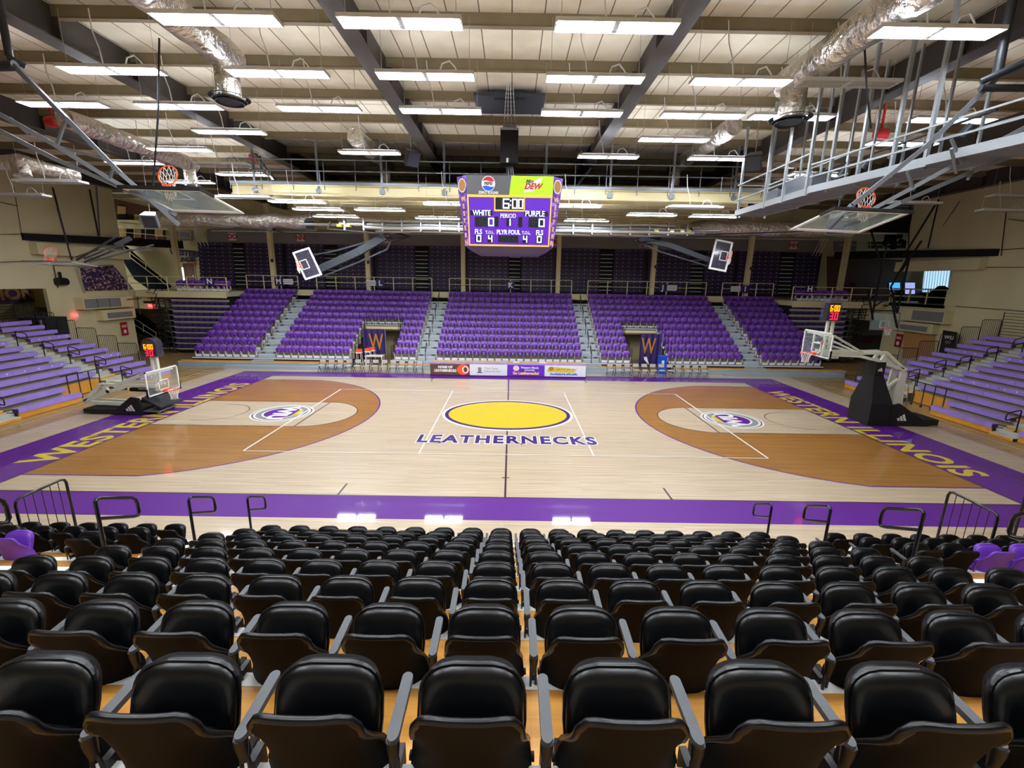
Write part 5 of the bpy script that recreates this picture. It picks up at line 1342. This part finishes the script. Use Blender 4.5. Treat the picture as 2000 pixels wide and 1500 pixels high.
for i in range(7): b.tube([onY(240+22*i,440+1.9*i,20.6),onY(240+22*i,464+1.9*i,20.6)], .025, 5)
b.build('rail', o)
o = thing('wall_logo', 'curved dark lettering WESTERN ILLINOIS on the cream back wall, left balcony', 'sign', tuple(onY(367,508,21.3)))
p = onY(364,503,21.33); b = M_('darkpurple'); put_text(b, 'WESTERN', p+VZ*.35-VY*.02, (1,0,-.08), VZ, .62, bold=.03, shear=.2); put_text(b, 'ILLINOIS', p-VZ*.2-VY*.02-VX*.2, (1,0,.08), VZ, .5, bold=.025, shear=.2)
ellipse(b.use('gold'), p+VX*.35-VZ*.5-VY*.02, VX, VZ, .36, .34); b.build('lettering', o)
p = onY(370,540,21.35); o = thing('balcony_door', 'brown door on the left balcony back wall under the curved lettering', 'door', tuple(p))
M_('brown').box(p.x-.42,p.x+.5,21.3,21.4,4.9,6.9).build('leaf', o); M_('cream').box(p.x-.5,p.x+.58,21.33,21.4,4.9,7.0).build('frame', o); M_('silver').box(p.x+.35,p.x+.42,21.27,21.3,5.8,5.9).build('handle', o)
p = onY(353,535,20.5); tag(M_('windowglow2').box(p.x-.22,p.x+.22,20.5,20.6,p.z-.75,p.z+.55).build('light_panel'), 'tall glowing white vertical panel left of the brown balcony door', 'lamp')
p = onY(204,516,18); o = tag(M_('tube').box(p.x-.6,p.x+.6,17.9,18.1,p.z-.03,p.z+.03).use('silver').tube([p+VX*.5,Vector((p.x+.5,18,8.3))],.01,4).tube([p-VX*.5,Vector((p.x-.5,18,8.3))],.01,4).build('strip_light'), 'small bright strip light above the crowd banner', 'lamp')
for (x_, y_, xx, t) in ((146,616,XL,'left wall by the picket fence'),):
    p = onX(x_,y_,xx+.05); tag(M_('exitred').box(p.x,p.x+.05,p.y-.16,p.y+.16,p.z-.1,p.z+.1).build('exit_sign'), 'glowing red exit sign on the ' + t, 'sign', 'red exit signs')
p = onY(294,597,15.4); tag(M_('exitred').box(p.x-.16,p.x+.16,15.36,15.44,p.z-.1,p.z+.1).build('exit_sign'), 'glowing red exit sign below the left balcony edge', 'sign', 'red exit signs')
for (x_, y_) in ((292,590),):
    p = onY(x_,y_,15.4); b = M_('black').box(p.x-.45,p.x+.45,15.38,15.43,p.z-.08,p.z+.08); tag(b.build('dark_sign'), 'narrow dark sign plate above the red exit sign, left balcony edge', 'sign')
p = onY(1717,597,15.4); b = M_('black'); put_text(b, 'EMERGENCY EXIT', p, VX, VZ, .19, bold=.01); tag(b.build('wall_lettering'), 'small dark lettering on the right balcony edge', 'sign')
for s_, (x_, y_), t in ((-1,(243,642),'left'),(1,(1755,665),'right')):
    p = onX(x_,y_,s_*28.62); b = M_('signred').box(p.x-.02,p.x+.02,p.y-.28,p.y+.28,p.z-.48,p.z+.48); xx = p.x-s_*.025
    put_text(b.use('white'), 'FIRE' if False else 'NO', (xx,p.y,p.z+.18), (0,-s_*1.0,0) if s_>0 else (0,1,0), VZ, .26, bold=.01); ellipse(b, (xx,p.y,p.z-.2), (0,-s_,0), VZ, .13, .15)
    tag(b.build('wall_sign'), 'red rectangular notice sign with white marks on the %s end wall' % t, 'sign')
# stairs in the opening under the left balcony
o = thing('lower_stairs', 'dark stair with white rails in the opening under the left balcony', 'stairs', (-29,19,1.5))
b = M_('stairdark').prism([onY(256,612,18),onY(256,645,18),onY(330,675,18),onY(336,668,18)], (0,.9,0)); b.build('stringer', o)
b = M_('white'); b.tube([onY(256,618,17.9),onY(305,650,17.9)], .035, 5).tube([onY(256,630,17.9),onY(305,660,17.9)], .03, 5).tube([onY(280,634,17.9),onY(280,648,17.9)], .03, 5).tube([onY(305,650,17.9),onY(305,680,17.9)], .03, 5); b.build('hand_rail', o)
# neighbouring hall seen through the left opening
b = M_('benchdeep').box(-35.98,-35.9,4,17.2,3.75,4.95); put_text(b.use('gold'), 'IONO', (-35.87,14.9,4.35), (0,1,0), VZ, 1.15, bold=.05, xs=1.15); tag(b.build('team_banner'), 'dark wall band with large gold letters in the hall beyond the left opening', 'banner')
o = thing('picket_fence', 'pale picket fence in the hall beyond the left opening', 'fence', (-33,11,1)); b = M_('greypaint')
for i in range(40): y = 6+.2*i; b.box(-32.02,-31.98,y,y+.04,.0,3.3-.02*i)
for i in range(8): b.box(-31.9,-31.86,2,8,1.6+.28*i,1.64+.28*i)
b.build('pickets', o)
o = thing('equipment_stack', 'dark stacked equipment under a cover beside the top of the left bleachers', 'equipment', (-28.2,8.0,2.2))
b = M_('blackmatte').box(-28.6,-27.0,7.3,8.6,0,3.3); b.use('gold').box(-27.6,-27.4,7.28,7.3,1.8,2.9).use('white').box(-27.35,-27.2,7.28,7.3,2.6,3.2); b.build('cover', o)
p = onX(120,550,-28.5); o = thing('wall_camera', 'black camera cluster at the corner of the left opening', 'camera', tuple(p)); M_('black').tube([p-VY*.3,p+VY*.3], .25, 8).bar(p, p+VZ*.6, .1).build('body', o)
# ================================================================ RIGHT END WALL
XR = 28.7
o = thing('black_fascia', 'black draped beam running along the right wall', 'beam', (28.4,15,8.4))
b = M_('blackmatte').prism([(28.55,8.4,7.72),(28.55,8.4,8.12),(28.0,22.0,8.8),(28.0,22.0,8.15)], (.14,0,0)); b.build('drape', o)
trim(M_('cream').box(XR-.5,XR,8.9,15.0,6.95,7.62))
b = M_('black')
for (a_, c_) in (((1833,392),(1812,485)),((1778,400),(1774,480)),((1875,392),(1842,440))): b.bar(onX(*a_,28.62), onX(*c_,28.62), .05 if a_[0] != 1875 else .02)
b.bar(onX(1965,415,28.62), onX(1955,500,28.62), .03).bar(onX(1970,428,28.62), onX(2000,432,28.62), .03).bar(onX(1950,488,28.62), onX(2000,485,28.62), .03).bar(onX(1866,598,28.62), onX(2000,608,28.62), .03).bar(onX(1866,522,28.62), onX(2000,522,28.62), .03)
trim(b)
o = thing('air_handler', 'wall hung grilled heating unit above the right picket fence', 'heater', (28.3,11,3.6))
b = M_('cream').box(28.1,XR,10.2,13.6,3.55,4.4).box(28.25,XR,11.0,14.0,2.8,3.45); b.build('casing', o)
b = M_('greypaint').box(28.08,28.1,10.3,12.6,3.65,4.3).box(28.23,28.25,11.4,13.6,2.9,3.25); b.build('grille', o)
o = thing('bright_window', 'bright daylit curtained window deep in the right balcony', 'window', (35,19,6.4))
P = [onX(x,y,35.0) for x,y in ((1806,524),(1855,521),(1848,572),(1801,570))]
b = M_('windowglow').prism(P, (.05,0,0)); b.build('pane', o)
b = M_('white'); 
for i in range(9):
    a_ = P[0].lerp(P[1], (i+.5)/9); c_ = P[3].lerp(P[2], (i+.5)/9); b.bar(a_-VX*.03, c_-VX*.03, .05, .02)
b.build('curtain_fold', o)
o = thing('wood_recess', 'tan wood panelled recess below the right heating unit', 'panel', (28.6,12.5,1.8)); P = [onX(x,y,28.6) for x,y in ((1765,648),(1826,648),(1822,696),(1762,700))]; M_('woodpanel').prism(P, (.05,0,0)).build('panel', o)
o = thing('black_banner', 'tall black banner with white and gold print beside the right picket fence', 'banner', (28.0,9.5,1.8)); P = [onX(x,y,28.0) for x,y in ((1842,645),(1868,649),(1862,690),(1832,700))]
b = M_('blackmatte').prism(P, (.06,0,0)); c = (P[0]+P[2])/2-VX*.01; put_text(b.use('white'), 'WIU', c+VZ*.25, (0,-1,0), VZ, .3, bold=.01); put_text(b.use('gold'), 'GO', c-VZ*.05, (0,-1,0), VZ, .25, bold=.01); b.build('cloth', o); M_('black').tube([P[3],Vector((P[3].x,P[3].y,0))],.03,6).tube([P[2],Vector((P[2].x,P[2].y,0))],.03,6).build('stand', o)
for (x0_, y0_, x1_, y1_, m_, t) in ((1737,552,1758,566,'screenblue','glowing blue screen'),(1768,552,1787,574,'screenmix','glowing white and blue screen')):
    P = [onY(x0_,y0_,19.0), onY(x1_,y0_,19.0), onY(x1_,y1_,19.0), onY(x0_,y1_,19.0)]; b = M_(m_).prism(P, (0,.04,0)); b.use('black').prism([P[0]+Vector((-.06,.01,.06)),P[1]+Vector((.06,.01,.06)),P[2]+Vector((.06,.01,-.06)),P[3]+Vector((-.06,.01,-.06))], (0,.08,0))
    tag(b.build('wall_screen'), '%s on the dark right balcony' % t, 'screen', 'balcony screens')
o = thing('wood_cabinets', 'dark brown cabinets and desks along the right balcony', 'cabinet', (30,20,5)); P = onY(1672,548,20.8); Q = onY(1835,595,20.8); Q.x = min(Q.x, 35.8)
b = M_('brown').box(P.x,Q.x,20.8,21.2,4.75,P.z-.2); b.use('black').box(P.x+1.2,P.x+2.0,20.78,20.8,4.9,P.z-.5).box(P.x+3.8,Q.x,20.0,20.7,4.75,5.75); b.build('body', o)
trim(M_('cream').box(35.06,35.2,9.0,HY1,4.7,9.5)); trim(M_('creamdark').box(28.7,35.06,11.0,15.46,4.5,4.7).box(28.98,35.06,10.9,11.0,4.5,9.5))
o = thing('walkway_railing', 'pale pipe railing of the right balcony along the end wall', 'railing', (28.75,13.2,4.7)); b = M_('creamsteel')
for z in (5.2,5.7): b.tube([(28.8,11.1,z),(28.8,15.4,z)], .03, 6)
for i in range(4): b.box(28.77,28.83,11.1+1.42*i,11.16+1.42*i,4.7,5.7)
b.build('rail_panel', o)
o = thing('balcony_desk', 'dark desk clutter behind the rail under the bright window', 'desk', (33,16,4.7)); b = M_('black').box(31.0,33.4,14.6,15.6,4.7,5.5); b.use('blackmatte').prism([(31.4,14.8,5.5),(32.0,14.8,6.0),(32.8,14.8,5.6),(33.2,14.8,5.5)], (0,.5,0)); b.build('body', o)
o = thing('camera_rig', 'dark figure-like camera rig on the high right balcony', 'camera', tuple(onY(1745,470,19.5))); b = M_('blackmatte')
for a_, c_ in (((1745,487),(1745,462)),((1730,462),(1760,462)),((1738,462),(1726,478)),((1757,470),(1775,480))): b.bar(onY(*a_,19.5), onY(*c_,19.5), .3)
b.build('body', o)
o = thing('high_balcony_rail', 'thin pale rail of the high right balcony above the black draped beam', 'railing', tuple(onY(1720,470,20.4))); b = M_('creamsteel')
for y_ in (465,477): b.tube([onY(1640,y_+2,20.4),onY(1776,y_,20.4)], .03, 5)
for i in range(6): b.tube([onY(1650+25*i,464,20.4),onY(1650+25*i,486,20.4)], .025, 5)
b.build('rail', o)
for s_, P4 in ((-1,((325,424),(375,424),(378,470),(330,470))),(1,((1630,455),(1675,455),(1672,490),(1628,490)))):
    P = [onY(x,y,21.35) for x,y in P4]; trim(M_('greywall').prism(P, (0,.04,0)))
P = [onY(x,y,21.3) for x,y in ((1700,420),(1790,400),(1777,485),(1697,485))]; trim(M_('girdersteel').prism(P, (0,.06,0)))
P = [onY(x,y,20.9) for x,y in ((1622,500),(1776,508),(1776,590),(1622,590))]; trim(M_('brown').prism([p+VY*.4 for p in P], (0,.05,0)))
o = thing('white_partition', 'white lower wall with a red stripe beyond the opening under the right balcony', 'wall panel', (34,20,1.5)); P = [onY(x,y,21.2) for x,y in ((1672,612),(1745,612),(1745,700),(1660,700))]
b = M_('plate').prism(P, (0,.05,0)); b.use('greypaint').prism([onY(x,y,21.18) for x,y in ((1665,655),(1745,655),(1745,700),(1660,700))], (0,.02,0)); b.use('red').prism([onY(x,y,21.1) for x,y in ((1673,664),(1704,663),(1704,669),(1673,669))], (0,.05,0)); b.build('panel', o)
# unlit edge-on fixtures near the end walls
for i, (x_, y_, z) in enumerate(((1785,398,10.2),(1960,413,10.0),(1980,385,10.0))):
    p = onZ(x_, y_, z) if z > 11 else W(x_, y_, 22); dup(P3, tuple(p), label='unlit pale tube light near the right end wall, %s' % ordn[i], group='unlit tube lights near the end walls')
# wall-mounted curtain hanger rods etc. on the low edge beam
o = thing('diagonal_brace', 'dark steel brace slanting down behind the scoreboard, right side', 'brace', tuple(W(1140,350,22))); M_('greysteel').bar(W(1163,315,22.5), W(1117,377,22), .1).build('bar', o)
o = thing('diagonal_brace', 'dark steel brace slanting across the left end of the catwalk', 'brace', tuple(W(520,340,22))); M_('darksteel').bar(W(497,300,23), W(548,368,22), .12).bar(W(508,305,23), W(512,350,23), .08).build('bar', o)
